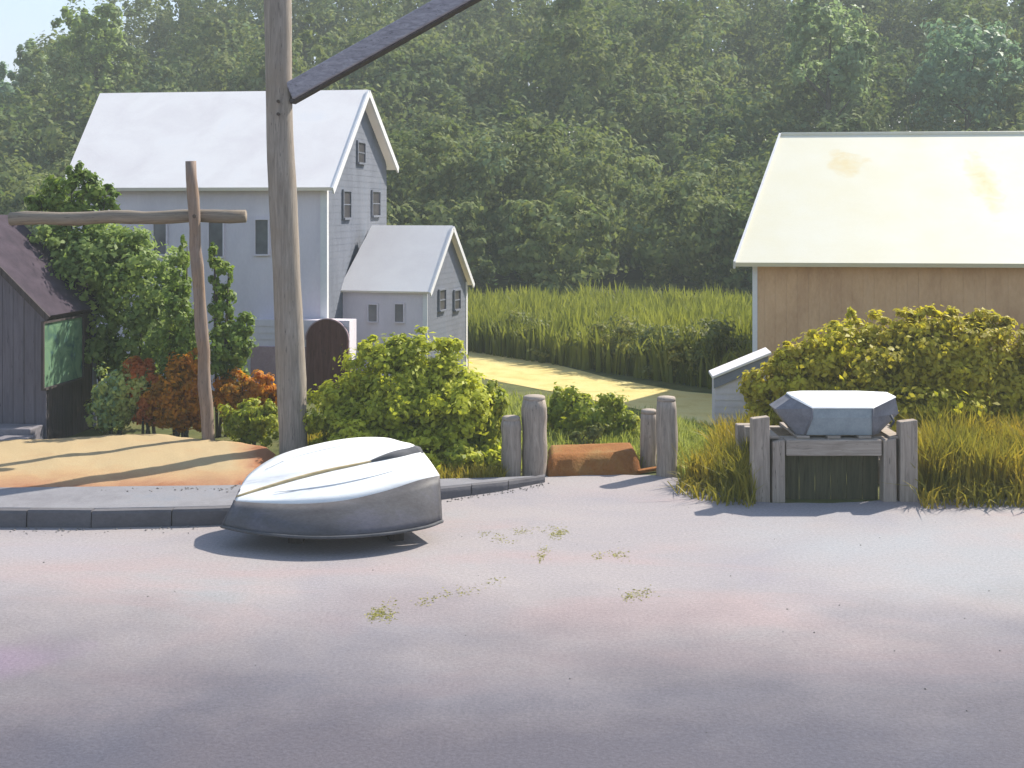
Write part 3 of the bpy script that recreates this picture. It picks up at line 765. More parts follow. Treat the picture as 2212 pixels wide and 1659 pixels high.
for i in range(10):
    y0 = 0.035 + (DS - 0.035) * i / 10; y1 = 0.035 + (DS - 0.035) * (i + 1) / 10
    b.box(-0.05, 0.0 + 0.004 * (i % 2), y0 + .003, y1 - .003, -.1, ge + 0.02)
b.box(-WS, -WS + .05, 0.04, DS, -.1, ge + 0.02)
b.box(-WS + .06, -.06, DS - .05, DS - .002, -.1, ge)
b.build('side_wall', M['brown_board'], gs.t)
gp_ = (gr_ - ge) / (WS / 2); ov = 0.12
b = MB()
roof_slab(b, (ov, -.16, ge - ov * gp_ + .06), (ov, DS + .16, ge - ov * gp_ + .06), (-WS / 2, DS + .16, gr_ + .06), (-WS / 2, -.16, gr_ + .06), .07, 0)
roof_slab(b, (-WS - ov, DS + .16, ge - ov * gp_ + .06), (-WS - ov, -.16, ge - ov * gp_ + .06), (-WS / 2 - .003, -.16, gr_ + .06), (-WS / 2 - .003, DS + .16, gr_ + .06), .07, 0)
b.build('roof', M['dark_roof'], gs.t)
b = MB(); b.beam((ov, -.18, ge - ov * gp_ + .01), (-WS / 2, -.18, gr_ + .01), .03, .10, up=(.7, 0, .7)); b.beam((-WS - ov, -.18, ge - ov * gp_ + .01), (-WS / 2, -.18, gr_ + .01), .03, .10, up=(-.7, 0, .7)); b.build('bargeboard', M['brown_board'], gs.t)
b = MB(); b.box(-.06, .016, -.05, -.029, 0, ge - .05); b.build('corner_board', M['purple_board'], gs.t)
b = MB(); b.box(.006, .03, DS - .13, DS + .02, 0, ge - .02); b.build('corner_post', M['blue_trim_shade'], gs.t, bevel=.006)
w0, w1 = gs.hit(90, 760, 'x', 0.02), gs.hit(180, 760, 'x', 0.02)
zt_, zb_ = gs.hit(135, 688, 'x', 0.02).z, gs.hit(135, 830, 'x', 0.02).z
window(gs.t, gmap(0.0), (w0.y + w1.y) / 2, (zt_ + zb_) / 2, abs(w1.y - w0.y) - .1, zt_ - zb_ - .06, fr=.04, frame_mat=M['brown_board'], pane_mat=M['reflection_glass'], bars=(0, 0))
b = MB(); b.box(-WS, -.02, -.55, -.05, -.05, .36); b.box(-WS, .08, -1.0, -.56, -.05, .26); b.build('step', mottled('step_stone', [(0.3, (0.15, 0.14, 0.16)), (0.7, (0.24, 0.22, 0.24))], 3), gs.t, bevel=.02)

# ------------------------------------------------------------------ timber things
def wobble(p0, p1, n, amp, seed):
    p0, p1 = Vector(p0), Vector(p1)
    return [p0.lerp(p1, i / n) + Vector((mnoise.noise(Vector((i * .5, seed, 0))), mnoise.noise(Vector((i * .5, seed, 7))), 0)) * amp for i in range(n + 1)]

def cat(pts, n):
    """smooth curve through the points, n samples"""
    P = [np.array(p, float) for p in pts]; P = [2 * P[0] - P[1]] + P + [2 * P[-1] - P[-2]]
    res = []; m_ = len(P) - 3
    for k in range(n):
        f = k / (n - 1) * m_; i = min(int(f), m_ - 1); t = f - i
        a, b_, c, d = P[i:i + 4]
        res.append(.5 * ((2 * b_) + (-a + c) * t + (2 * a - 5 * b_ + 4 * c - d) * t * t + (-a + 3 * b_ - 3 * c + d) * t ** 3))
    return res

# tall derrick pole with its boom
d0 = 20.7
bs = pd(636, 1010, d0); tp_ = pd(597, -150, d0)
pt = thing('derrick_pole', 'tall stout leaning timber pole behind the overturned boat with a dark diagonal boom', 'pole', (bs.x, bs.y, 0))
b0_ = Vector((0, 0, -.3)); b1_ = tp_ - bs; b1_.z = tp_.z
b = MB(); ppts = [(636, 1075), (635, 1010), (630, 850), (622, 650), (612, 450), (604, 260), (600, 0), (597, -150)]
ppts = [Vector(p) for p in cat([tuple(pd(x, y, d0) - bs + Vector((0, 0, bs.z))) for x, y in ppts], 27)]
ppts = [p + Vector((mnoise.noise(Vector((i * .6, 3, 0))), 0, 0)) * .008 for i, p in enumerate(ppts)]
b.tube(ppts, [.238 + .007 * math.sin(i * .9) - .0012 * i for i in range(27)], 20, .04); b.build('pole_shaft', M['pole'], pt, True)
ba = pd(642, 192, d0 - .05) - Vector((bs.x, bs.y, 0)); bb_ = pd(1105, -68, d0 - 1.0) - Vector((bs.x, bs.y, 0))
b = MB(); b.beam(ba - (bb_ - ba).normalized() * .1, bb_, .26, .30); b.build('boom', M['boom'], pt, bevel=.03)
b = MB(); b.beam(ba - (bb_ - ba).normalized() * .1 + Vector((0, -.0, -.17)), bb_ + Vector((0, 0, -.17)), .2, .06); b.build('boom_rail', M['brown_board'], pt, bevel=.01)

cj = min(ppts, key=lambda p: abs(p.z - ba.z + .05))
for dz in (-.12, .08):
    b = MB(); b.tube([cj + Vector((.03, -.27, dz)), cj + Vector((.03, -.215, dz))], .028, 6); b.build('bolt', M['iron'], pt)

# cross-shaped post with a long beam
pb = gp(455, 982); d1 = pb.y
ct = thing('cross_post', 'slender brown post with a long crossbeam like a cross on the sand', 'post', (pb.x, pb.y, 0))
pt1 = pd(412, 348, d1) - Vector((pb.x, pb.y, 0))
b = MB(); pts = wobble((0, 0, -.3), pt1, 18, .03, 11); b.tube(pts, [.112 - .0011 * i + .006 * math.sin(i * 1.7) for i in range(19)], 14, .06); b.build('upright', M['brownpost'], ct, True)
l_, r_ = pd(22, 473, d1 + .2) - Vector((pb.x, pb.y, 0)), pd(531, 466, d1 + .2) - Vector((pb.x, pb.y, 0))
b = MB(); b.tube([l_.lerp(r_, i / 14) + Vector((0, 0, .015 * math.sin(i * 1.3))) for i in range(15)], [.112 + .006 * math.sin(i * 2.1) for i in range(15)], 14, .05); b.build('crossbeam', M['brownbeam'], ct, True)
jx = pd(424, 467, d1) - Vector((pb.x, pb.y, 0))
b = MB(); b.tube([jx + Vector((0, -.13, 0)), jx + Vector((0, .34, 0))], .018, 8); b.tube([jx + Vector((0, -.135, 0)), jx + Vector((0, -.105, 0))], .035, 6); b.build('bolt', M['iron'], ct)

# gate posts
def post(px0, px1, ptop, pbot, label, tilt=0.0):
    q = gp((px0 + px1) / 2, pbot); w = (px1 - px0) * q.y / F; h = (pbot - ptop) * q.y / F
    t = thing('gate_post', label, 'post', (q.x, q.y + w * .4, 0), 0, 'weathered gate posts at the road edge')
    b = MB(); n = 10
    pts = [Vector((tilt * h * i / n + .01 * mnoise.noise(Vector((i, px0, 0))), 0, -.3 + (h + .3) * i / n)) for i in range(n + 1)]
    b.tube(pts, [w * .5 * (1 + .04 * math.sin(i * 1.3 + px0)) for i in range(n)] + [w * .44], 12, .10)
    b.build('post_shaft', M['oldpost'], t, True)
    b = MB(); b.tube([pts[-1] + Vector((0, 0, -.02)), pts[-1] + Vector((0, 0, .025)), pts[-1] + Vector((.0, 0, .045))], [w * .45, w * .44, w * .38], 12, .1); b.build('post_top', M['oldbeam'], t, True)
    return t
post(1082, 1126, 908, 1034, 'short weathered gate post hard against the big yellow-green bush')
post(1127, 1182, 864, 1032, 'tall thick weathered gate post left of the rusty earth mound')
post(1382, 1420, 893, 1012, 'thin mossy gate post just right of the rusty earth mound', .02)
post(1420, 1467, 866, 1030, 'tall grey gate post standing beside the pale green grass', -.01)

# rusty earth mound and a plank between the posts
q0, q1 = gp(1180, 1030), gp(1388, 1024)
b = MB(); rows = []
for j in range(13):
    v_ = j / 12; row = []
    for i in range(41):
        u = i / 40; e = min(1, min(u, 1 - u) * 14) ** .45; f = min(1, v_ * 7) ** .45 * (1 if v_ < .75 else (1 - v_) * 4)
        x = q0.x + (q1.x - q0.x) * u; y = q0.y + (q1.y - q0.y) * u + v_ * 1.3
        row.append((x, y + .05 * mnoise.noise(Vector((x * 3, v_, 0))), -.03 + .33 * e * f * (1 + .10 * mnoise.noise(Vector((x * 2, y * 2, 3))))))
    rows.append(row)
b.grid(rows); em = b.build('earth_mound', M['rust_earth'], smooth=True)
tag(em, 'low mound of rusty orange earth lying in the gap between the gate posts', 'earth mound')
b = MB(); a_, c_ = gp(1376, 1022), gp(1424, 1012); b.beam(a_ + Vector((0, -.05, .03)), c_ + Vector((.05, -.15, .05)), .10, .05)
tag(b.build('plank', M['rust_earth'], bevel=.008), 'short rust-red plank lying at the foot of the gate posts', 'plank')

# ---- boat stand: two pairs of legs, top beams and a dark panel standing in for the shaded gap below
base = gp(1805, 1084)
st = thing('boat_stand', 'weathered timber stand with stout paired legs carrying the small covered boat', 'stand', base)
S = base.y / F
def lx(px): return (px - 1805) * S
def lz(py): return H - (py - HZ) * S
for px0, px1, top in [(1624, 1664, 905), (1668, 1697, 955), (1908, 1938, 952), (1944, 1984, 912)]:
    w = (px1 - px0) * S; b = MB()
    z1 = lz(top)
    x0, x1 = lx(px0), lx(px1)
    b.hexa([(x0, 0, -.2), (x1, 0, -.2), (x1, .22, -.2), (x0, .22, -.2), (x0 + .01, 0, z1), (x1 - .005, 0.01, z1 + .03), (x1 - .005, .21, z1 + .02), (x0 + .01, .22, z1 - .01)])
    b.build('leg', M['oldpost'], st, bevel=.018)
    b = MB(); b.box(x0 + .01, x1 - .01, 1.25, 1.43, -.2, min(z1, lz(950))); b.build('leg', M['oldpost'], st, bevel=.018)
zb0, zb1 = lz(985), lz(951)
b = MB(); b.box(lx(1640), lx(1972), .225, .36, zb0, zb1); b.build('top_beam', M['oldbeam'], st, bevel=.015)
b = MB(); b.box(lx(1699), lx(1906), .02, .20, zb0 - .005, zb1); b.build('top_beam', M['oldbeam'], st, bevel=.015)
b = MB(); b.box(lx(1640), lx(1972), 1.10, 1.24, zb0, zb1); b.build('top_beam', M['oldbeam'], st, bevel=.015)
for k in range(5):
    x = lx(1672) + k * (lx(1940) - lx(1672)) / 4
    b = MB(); b.box(x - .09, x + .09, .10, 1.30, zb1 + .002, zb1 + .04); b.build('slat', M['oldbeam'], st, bevel=.006)
b = MB()
for k in range(6):
    x0 = lx(1699) + k * (lx(1906) - lx(1699)) / 6; x1 = lx(1699) + (k + 1) * (lx(1906) - lx(1699)) / 6
    b.box(x0 + .004, x1 - .004, .204 + .003 * (k % 2), .222, -.05 , zb0 - .003)
b.build('gap_shade_panel', M['gap_shade'], st)  # dark sheet painting the shade in the open gap
for s_ in (lx(1666), lx(1941)):
    b = MB(); b.box(s_ - .025, s_ + .025, .24, 1.24, .3, .42); b.build('side_rail', M['oldbeam'], st, bevel=.01)

# ---- small covered boat on the stand
pb_ = Vector((base.x, base.y + .12, lz(951) + .045))
pu = thing('small_boat', 'small blue-grey flared boat with a white top resting on the timber stand', 'boat', pb_)
def px2(px): return (px - 1805) * S * 1.006 - .0
def pz2(py): return H - (py - HZ) * S * 1.006 - pb_.z
zB, zM, zT = 0.0, pz2(894), pz2(867)
mid0 = [(px2(1742), 0.0), (px2(1893), 0.0)]
# plan octagons: bottom, chine (widest), top
def ring(xl, xr, xfl, xfr, y0, yc, y1, y2, z):
    return [(xfl, y0, z), (xfr, y0, z), (xr, yc, z), (xr, y1, z), (xfr, y2, z), (xfl, y2, z), (xl, y1, z), (xl, yc, z)]
rB = ring(px2(1728), px2(1908), px2(1744), px2(1892), .04, .14, .62, .72, zB)
rM = ring(px2(1686), px2(1957), px2(1757), px2(1888), -.04, .24, .66, .80, zM)
rM = [(x, y, z + (-.05 if i in (0, 1) else (0.03 if i in (6, 7) else -.03 if i in (2, 3) else 0))) for i, (x, y, z) in enumerate(rM)]
rT = ring(px2(1722), px2(1950), px2(1757), px2(1888), -.05, .24, .60, .74, zT)
rT = [(x, y, z + (-.10 if i in (0, 1) else 0.015)) for i, (x, y, z) in enumerate(rT)]
b = MB(); 
for a, c in ((rB, rM), (rM, rT)):
    for i in (1, 2, 3, 4, 5, 6, 7):
        j = (i + 1) % 8
        b.add([a[i], a[j], c[j], c[i]], [(0, 1, 2, 3)])
b.add(rB, [tuple(reversed(range(8)))])
b.build('hull', M['punt_dark'], pu, recalc=True, bevel=0)
b = MB(); b.add([rB[0], rB[1], rM[1], rM[0], rT[1], rT[0]], [(0, 1, 2, 3), (3, 2, 4, 5)]); b.build('transom', M['punt_side'], pu, solid=.02)
b = MB(); cr = [(x * .985, y * .97 + .02, z + .03) for x, y, z in rT]; ctr = (0.0, .36, zT + .06)
lip = [(x * 1.015, (y - .35) * 1.02 + .345, z + .004) for x, y, z in rT]
b.add(lip + cr + [ctr], [(i, (i + 1) % 8, (i + 1) % 8 + 8, i + 8) for i in range(8)] + [(i + 8, (i + 1) % 8 + 8, 16) for i in range(8)] + [tuple(reversed(range(8)))])
b.build('top_cover', M['boat_white'], pu, bevel=.012)
for i, j in ((0, 7), (1, 2)):
    b = MB(); mm = [Vector(rM[i]) + Vector((0, -.012, 0)), Vector(rB[i]) + Vector((0, -.012, 0)), Vector(rT[i]) + Vector((0, -.012, 0))]
    b.tube([mm[1], mm[0], mm[2]], .014, 6); b.build('corner_trim', M['punt_dark'], pu, True)
b = MB(); c0 = (Vector(rB[1]) + Vector(rM[2])) / 2 + Vector((.06, -.03, .05)); b.tube([c0 + Vector((0, 0, .08)), c0 + Vector((.03, -.05, 0)), c0 + Vector((0, 0, -.08))], .018, 6); b.build('handle', M['boat_skeg'], pu, True)

# ------------------------------------------------------------------ overturned rowing boat
NS = 44
def curve3(lst):
    return [Vector(p) for p in cat([tuple(pd(x, y, d * LF)) for x, y, d in lst], NS)]
ng = [tuple(gp(x, y, .03)) for x, y in [(481, 1139), (540, 1151), (640, 1161), (730, 1162), (830, 1155), (915, 1141), (956, 1127)]]
LIFT = 0.19
LF = (H - LIFT - .03) / (H - .03)          # boat raised on added blocks so its cast shadow shows
ng = [tuple(gp(x, y, .03 + LIFT)) for x, y in [(481, 1139), (540, 1151), (640, 1161), (730, 1162), (830, 1155), (915, 1141), (956, 1127)]]
NG = [Vector(p) for p in cat(ng, NS)]
NC = curve3([(507, 1082, 16.78), (560, 1086, 16.52), (650, 1088, 16.38), (740, 1081, 16.38), (830, 1061, 16.55), (905, 1037, 16.8), (950, 1027, 17.05)])
KL = curve3([(510, 1074, 16.85), (565, 1058, 16.98), (640, 1036, 17.1), (710, 1018, 17.22), (780, 1003, 17.36), (850, 987, 17.55), (908, 970, 17.8)])
FC = curve3([(514, 1062, 16.95), (540, 1022, 17.45), (600, 984, 17.9), (680, 960, 18.15), (760, 946, 18.3), (830, 945, 18.4), (872, 955, 18.42)])
FG = [Vector((p.x + .02, p.y + .12, max(.23, p.z - .6))) if i > 3 else Vector((p.x, p.y + .05, .26)) for i, p in enumerate(FC)]
org = Vector((NG[22].x, NG[22].y + .9, 0))
bt = thing('rowing_boat', 'overturned rowing boat with white bottom and charcoal sides at the pavement edge', 'boat', org)
loc = lambda lst: [p - org for p in lst]
NG, NC, KL, FC, FG = map(loc, (NG, NC, KL, FC, FG))
def between(A, B, n, bulge):
    out_ = []
    for k in range(1, n):
        t = k / n
        out_.append([a.lerp(b_, t) + Vector((0, -.35, 1)).normalized() * bulge * math.sin(math.pi * t) * min(1, 3 * min(i, NS - 1 - i + 6) / NS) for i, (a, b_) in enumerate(zip(A, B))])
    return out_
rows = [NC] + between(NC, KL, 6, .05) + [KL] + between(KL, FC, 6, .06) + [FC]
b = MB(); b.grid(rows); hb = b.build('hull_bottom', M['boat_white'], bt, True, solid=.025)
stern = [r[-1] for r in rows]
rows2 = [NG] + [[a.lerp(c, k / 5) + Vector((0, -.05 * math.sin(math.pi * k / 5), 0)) for a, c in zip(NG, NC)] for k in range(1, 5)] + [NC]
b = MB(); b.grid(rows2); b.grid([FC] + [[a.lerp(c, k / 3) for a, c in zip(FC, FG)] for k in range(1, 3)] + [FG])
b.grid([[rows2[k][0] for k in range(6)], [FG[0].lerp(FC[0], k / 5) for k in range(6)]])
b.build('hull_side', M['boat_grey'], bt, True, solid=.02)
b = MB(); tr_ = [NG[-1].lerp(NC[-1], k / 4) for k in range(5)] + stern[1:] + [FC[-1].lerp(FG[-1], k / 3) for k in range(1, 4)]
b.add(tr_, [tuple(range(len(tr_)))]); b.build('transom', M['boat_grey'], bt, solid=.03)
b = MB(); nrm = Vector((0, -.3, .95)).normalized()
b.tube([p + nrm * .012 for p in KL[:36]], [.008 + .020 * math.sin(math.pi * min(1, i / 35) ** .8) for i in range(36)], 6); b.build('keel_strip', M['keel_tan'], bt, True)
b = MB(); rows = [[], [], [], [], []]
for i in range(30, NS):
    t = (i - 30) / (NS - 31); w = .02 + .26 * t ** 1.1; h = .010 + .014 * t
    fw_ = Vector((.25, .97, .2)).normalized()
    p = KL[i] + nrm * (.006 + .034 * math.sin(math.pi * min(t, .8) / .8))
    fn_ = (FC[i] - KL[i]).normalized(); nn_ = (NC[i] - KL[i]).normalized()
    rows[0].append(p + nn_ * w * .5 - nrm * .02); rows[1].append(p + nn_ * w * .3 + nrm * h * .8); rows[2].append(p + nrm * h); rows[3].append(p + fn_ * w * .6 + nrm * h * .8); rows[4].append(p + fn_ * w * .85 - nrm * .02)
b.grid(rows)
b.f.append(tuple(k * (NS - 30) + NS - 31 for k in range(5)))
b.build('skeg', M['boat_skeg'], bt, True)
for A, B, t_ in ((NC, KL, .42), (FC, KL, .38)):
    b = MB(); b.tube([a.lerp(c, t_) + nrm * .05 for a, c in list(zip(A, B))[10:34]], [.003 + .010 * math.sin(math.pi * i / 23) for i in range(24)], 6); b.build('bilge_rail', M['boat_white'], bt, True)
b = MB(); b.tube([p + Vector((0, -.015, .01)) for p in NG], .02, 8); b.build('rub_rail', M['boat_skeg'], bt, True)
b = MB(); b.tube([NG[0] + Vector((-.01, 0, 0)), NC[0] + Vector((-.015, 0, -.05)), NC[0] + Vector((0, 0, .012))], [.025, .022, .012], 8); b.build('stem', M['boat_grey'], bt, True)

def block(i, label):  # added support for the boat lifted to show its shadow
    p = NG[i] + org
    b = MB(); b.box(-.28, .28, -.09, .09, 0.002, p.z - .028); o = b.build('added_block', M['brown_board'], bevel=.012)
    o.location = (p.x, p.y + .8, 0); o.rotation_euler = (0, 0, R(78 + i)); tag(o, label, 'timber block', 'added blocks under the overturned boat')
block(13, 'added dark timber block in the shade under the bow of the overturned boat')
block(29, 'added dark timber block in the shade under the stern of the overturned boat')

# ------------------------------------------------------------------ woodland
def top_of(px):
    xs = [-400, -20, 30, 60, 100, 140, 200, 260, 330, 500, 2900]
    ys = [165, 145, 125, 140, 90, 35, 0, -45, -100, -130, -150]
    return float(np.interp(px, xs, ys))
Vs, Qs, off = [], [], 0
trunks = MB()
for row, (d, step, h0) in enumerate([(58, 4.0, 5), (65, 4.5, 7), (72, 5.0, 8), (77.5, 4.6, 8), (81, 6.0, 9), (87, 6.5, 12), (94, 7.0, 13), (103, 7.5, 13), (113, 6.0, 17), (119, 4.6, 21), (123, 4.6, 23)]):
    x = -0.40 * d - (14 if d > 75 else 4) + rng.uniform(0, 3)
    while x < 0.40 * d + (14 if d > 75 else 4):
        xx, dd = x + rng.normal(0, 1.0), d + rng.normal(0, 1.6)
        zb = hill_z(xx, dd); px = CX + xx / dd * F
        zt = min(zb + h0 * rng.uniform(.85, 1.3), H - (top_of(px) + rng.uniform(0, 60) - HZ) / F * dd)
        x += step * rng.uniform(.75, 1.2)
        hh = zt - zb
        if hh < 3: continue
        r = min(rng.uniform(3.6, 5.2), hh * .45)
        c0 = np.array((xx, dd, zb + hh * .52))
        lobes = [(c0, (r, r, hh * .46))]
        for k in range(5):
            a = rng.uniform(0, 6.28)
            lobes.append((c0 + np.array((math.cos(a) * r * .65, math.sin(a) * r * .65, rng.uniform(-.3, .33) * hh)), (r * .5, r * .5, hh * .17)))
        V, Q = leaf_cloud(lobes, 7000 if d < 80 else 5600, .34 if d < 75 else .46, .2)
        Vs.append(V); Qs.append(Q + off); off += len(V)
V, Q = np.vstack(Vs), np.vstack(Qs)
tag(np_mesh('woods', V, Q, L['wood_mass']), 'dense green wood covering the hillside behind the houses', 'woodland', kind='stuff')

def tree(label, px, py_top, d, w_px, h_px, mat, n=5200, size=.42, group='trees that stand out of the wood'):
    xx = (px - CX) / F * d; zb = hill_z(xx, d); s = d / F
    t = thing('tree', label, 'tree', (xx, d, zb), 0, group)
    zt = H - (py_top - HZ) * s - zb; r = w_px * s / 2; hh = h_px * s
    c0 = np.array((0, 0, zt - hh * .5)); lobes = [(c0, (r * .85, r * .85, hh * .5))]
    for k in range(7):
        a = rng.uniform(0, 6.28); lobes.append((c0 + np.array((math.cos(a) * r * .6, math.sin(a) * r * .6, rng.uniform(-.32, .32) * hh)), (r * .45, r * .45, hh * .2)))
    V, Q = leaf_cloud(lobes, n, size, .2); np_mesh('crown', V, Q, mat, t)
    b = MB(); b.tube([(0, 0, -.5), (.1, 0, zt * .3), (0, .1, zt * .6), (.1, 0, zt * .85)], [.32, .26, .17, .06], 8)
    for k in range(6):
        a = rng.uniform(0, 6.28); z0 = zt * rng.uniform(.35, .65); b.tube([(0, 0, z0), (math.cos(a) * r * .35, math.sin(a) * r * .35, z0 + r * .35), (math.cos(a) * r * .65, math.sin(a) * r * .65, z0 + r * .6)], [.11, .07, .025], 6)
    b.build('trunk', M['bark'], t, True)
tree('pale sage green tree at the edge of the wood against the open sky', 84, 82, 98, 110, 190, L['sage'])
tree('dark blue-green tree lowest on the skyline at the left edge of the wood', 4, 138, 92, 100, 200, L['bluegreen'])
tree('broad rounded green tree crown reaching highest beside the patch of sky', 205, 2, 90, 170, 300, L['midgreen'], 7000)
tree('pale blue-green tree crown above the right end of the barn roof', 2090, 20, 84, 260, 280, L['bluegreen'], 8000)
tree('sage green tree crown above the left half of the barn roof', 1790, -10, 80, 200, 280, L['sage'], 7000)

# ------------------------------------------------------------------ shrubs and hedges
shrub('shrub', 'tall olive-green shrub rising above the crossbeam beside the white house roof', 'shrub', 25.3,
      [(165, 425, 62, 62), (230, 420, 32, 36), (95, 450, 42, 34), (158, 378, 16, 34), (182, 385, 8, 26), (170, 560, 90, 110)], 9000, .13, L['darkgreen'], 170, 'shrubs in front of the white house')
shrub('shrub', 'wide mid green shrub filling the gap between grey shed and brown post', 'shrub', 24.6,
      [(200, 590, 120, 110), (300, 620, 95, 130), (200, 730, 110, 95), (320, 740, 110, 95), (120, 540, 60, 55), (265, 520, 70, 40)], 17000, .13, L['midgreen'], 240, 'shrubs in front of the white house')
shrub('conifer', 'slim dark conifer whose tip shows just left of the brown post', 'shrub', 23.6,
      [(392, 720, 42, 110), (392, 600, 24, 60), (400, 545, 10, 38), (372, 660, 18, 40)], 6500, .10, L['darkgreen'], 392, 'slim conifers by the brown post')
shrub('conifer', 'forked dark conifer standing just right of the brown post', 'shrub', 23.4,
      [(490, 760, 52, 70), (482, 660, 28, 50), (470, 590, 17, 42), (493, 590, 7, 34), (460, 545, 7, 26), (520, 710, 34, 36)], 7000, .10, L['darkgreen'], 485, 'slim conifers by the brown post')
shrub('flower_bush', 'bush of teal and rust foliage close to the grey shed corner', 'bush', 23.2,
      [(245, 860, 46, 66), (285, 840, 42, 56), (222, 890, 30, 46)], 8000, .09, L['teal'], 250, 'autumn coloured bushes on the sand')
shrub('flower_bush', 'rust-red bush amid the orange ones left of the brown post', 'bush', 23.3,
      [(318, 835, 38, 58), (330, 880, 42, 50), (295, 805, 28, 30)], 8000, .09, L['red'], 320, 'autumn coloured bushes on the sand')
shrub('flower_bush', 'glowing orange bush directly left of the brown post foot', 'bush', 23.0,
      [(395, 850, 54, 72), (365, 870, 46, 62), (412, 800, 34, 38), (405, 895, 48, 40)], 11000, .09, L['orange'], 395, 'autumn coloured bushes on the sand')
shrub('flower_bush', 'low orange and brown bush between the brown post and the tall pole', 'bush', 23.0,
      [(500, 845, 40, 46), (555, 848, 44, 40), (588, 862, 26, 30), (525, 875, 56, 34)], 8000, .09, L['orange'], 530, 'autumn coloured bushes on the sand')
shrub('shrub', 'low bright green shrub at the foot of the tall pole', 'shrub', 21.9,
      [(520, 915, 50, 42), (575, 920, 38, 46), (550, 890, 50, 28)], 6000, .085, L['grassgreen'], 545)
shrub('shrub', 'big rounded yellow-green bush behind the overturned boat', 'bush', 21.0,
      [(860, 850, 130, 115), (960, 880, 90, 110), (760, 890, 95, 85), (990, 960, 85, 80), (860, 950, 130, 70), (720, 940, 70, 50), (850, 760, 55, 40), (960, 765, 40, 44), (900, 740, 40, 30), (800, 770, 36, 36), (1020, 850, 40, 60), (900, 985, 120, 50, -.9), (990, 1000, 80, 42, -1.1), (1000, 900, 70, 90, -.6), (770, 950, 80, 50, -.7)], 40000, .11, L['yellowgreen'], 880)
shrub('shrub', 'narrow dark green bush between the big yellow-green bush and the gate posts', 'bush', 20.6,
      [(1030, 960, 46, 74), (1000, 1000, 60, 40, -.8), (1056, 930, 34, 80), (1066, 880, 30, 56), (1062, 1005, 26, 36, -.6)], 10000, .10, L['grassgreen'], 1020)
shrub('shrub', 'leafy green shrub seen between the two pairs of gate posts', 'shrub', 23.0,
      [(1240, 900, 60, 62), (1310, 908, 56, 56), (1352, 925, 36, 46), (1212, 885, 32, 50), (1275, 945, 84, 30)], 12000, .10, L['grassgreen'], 1280)
shrub('shrub', 'tiny dark clump of leaves above the rusty earth mound', 'shrub', 21.6,
      [(1265, 945, 36, 18), (1290, 930, 24, 16), (1240, 955, 24, 12)], 1500, .075, L['hedge'], 1265, stems=3)
shrub('shrub', 'large olive and gold bush spreading before the barn wall', 'bush', 22.0,
      [(1850, 800, 130, 95), (2000, 780, 130, 110), (2130, 800, 110, 110), (1750, 830, 95, 85), (1690, 870, 66, 62), (1930, 880, 240, 60), (2200, 860, 90, 90), (1820, 720, 46, 34), (1985, 700, 60, 40), (2080, 705, 46, 44), (1715, 775, 34, 40), (1760, 742, 12, 36), (1838, 685, 10, 30), (1650, 885, 42, 40), (2250, 760, 60, 60), (1650, 850, 50, 60), (1690, 800, 40, 40), (1900, 720, 60, 40), (2140, 715, 50, 40)], 52000, .115, L['olive'], 1950)
# dark hedge beyond the path
ht = thing('hedge', 'dark olive hedge running along the far side of the straw path', 'hedge', (gp(1300, 820).x, gp(1300, 820).y, 0))
lobes = []
for i in range(15):
    t = i / 14; px = 1022 + 610 * t; pbm = 762 + 118 * t ** 1.05
    q = gp(px, pbm); q.y += 1.5 + 1.7 * t; hgt = (.9 + .4 * t) * rng.uniform(.8, 1.15)
    lobes.append((np.array(q) + np.array((0, .2, hgt * .5)) - np.array(ht.location), (.95, .75, hgt * .55)))
V, Q = leaf_cloud(lobes, 26000, .12, .26); V[:, 2] = np.maximum(V[:, 2], .03 * rng.random(len(V)))
np_mesh('foliage', V, Q, L['hedge'], ht)
for c, r in lobes:
    b = MB(); b.tube([(c[0], c[1], -.1), (c[0] + .05, c[1], c[2]), (c[0] - .05, c[1] + .05, c[2] * 1.5)], [.04, .03, .012], 6); b.build('stem', M['bark'], ht, True)

# ------------------------------------------------------------------ grasses
a_, b_ = gp(990, 765), gp(1700, 885)
grass('field_reeds', None, 30000, .75, 1.35, .085, L['reed'], 'tall light green reeds filling the field in front of the wood', 'reeds',
      world_poly=[(a_.x, a_.y + 1), (b_.x, b_.y + 1.6), (12.5, 36), (15, 47), (-4.5, 49)], lean=.16)
grass('tall_grass', [(1985, 1080), (2330, 1078), (2330, 960), (1985, 960)], 9000, .55, 1.05, .028, L['gold_grass'], 'tall olive and gold grass at the road edge right of the boat stand')
grass('tall_grass', [(1470, 1045), (1560, 1068), (1632, 1090), (1640, 985), (1560, 985), (1540, 1030)], 2600, .4, .85, .024, L['gold_grass'], 'tall olive grass at the road edge left of the boat stand')
grass('pale_grass', [(1440, 1024), (1520, 1040), (1620, 1010), (1620, 955), (1440, 925)], 4500, .15, .40, .022, L['lime_grass'], 'pale lime grass behind the tall grey gate post')
grass('verge_grass', [(1090, 1020), (1480, 1012), (1480, 925), (1060, 856)], 5000, .15, .38, .024, L['lime_grass'], 'pale green grass on the near side of the straw path')
grass('verge_grass', [(950, 1058), (1090, 1045), (1090, 1000), (930, 1000)], 1800, .12, .35, .022, L['gold_grass'], 'short olive grass along the kerb under the big bush')
grass('verge_grass', [(620, 990), (960, 1020), (960, 960), (620, 940)], 2500, .15, .4, .024, L['grassgreen'] if False else L['gold_grass'], 'short olive grass behind the overturned boat')
grass('tall_grass', [(1990, 1100), (2330, 1096), (2330, 1070), (1985, 1072)], 420, .10, .5, .026, L['gold_grass'], 'ragged tufts creeping onto the road right of the boat stand', lean=.55)
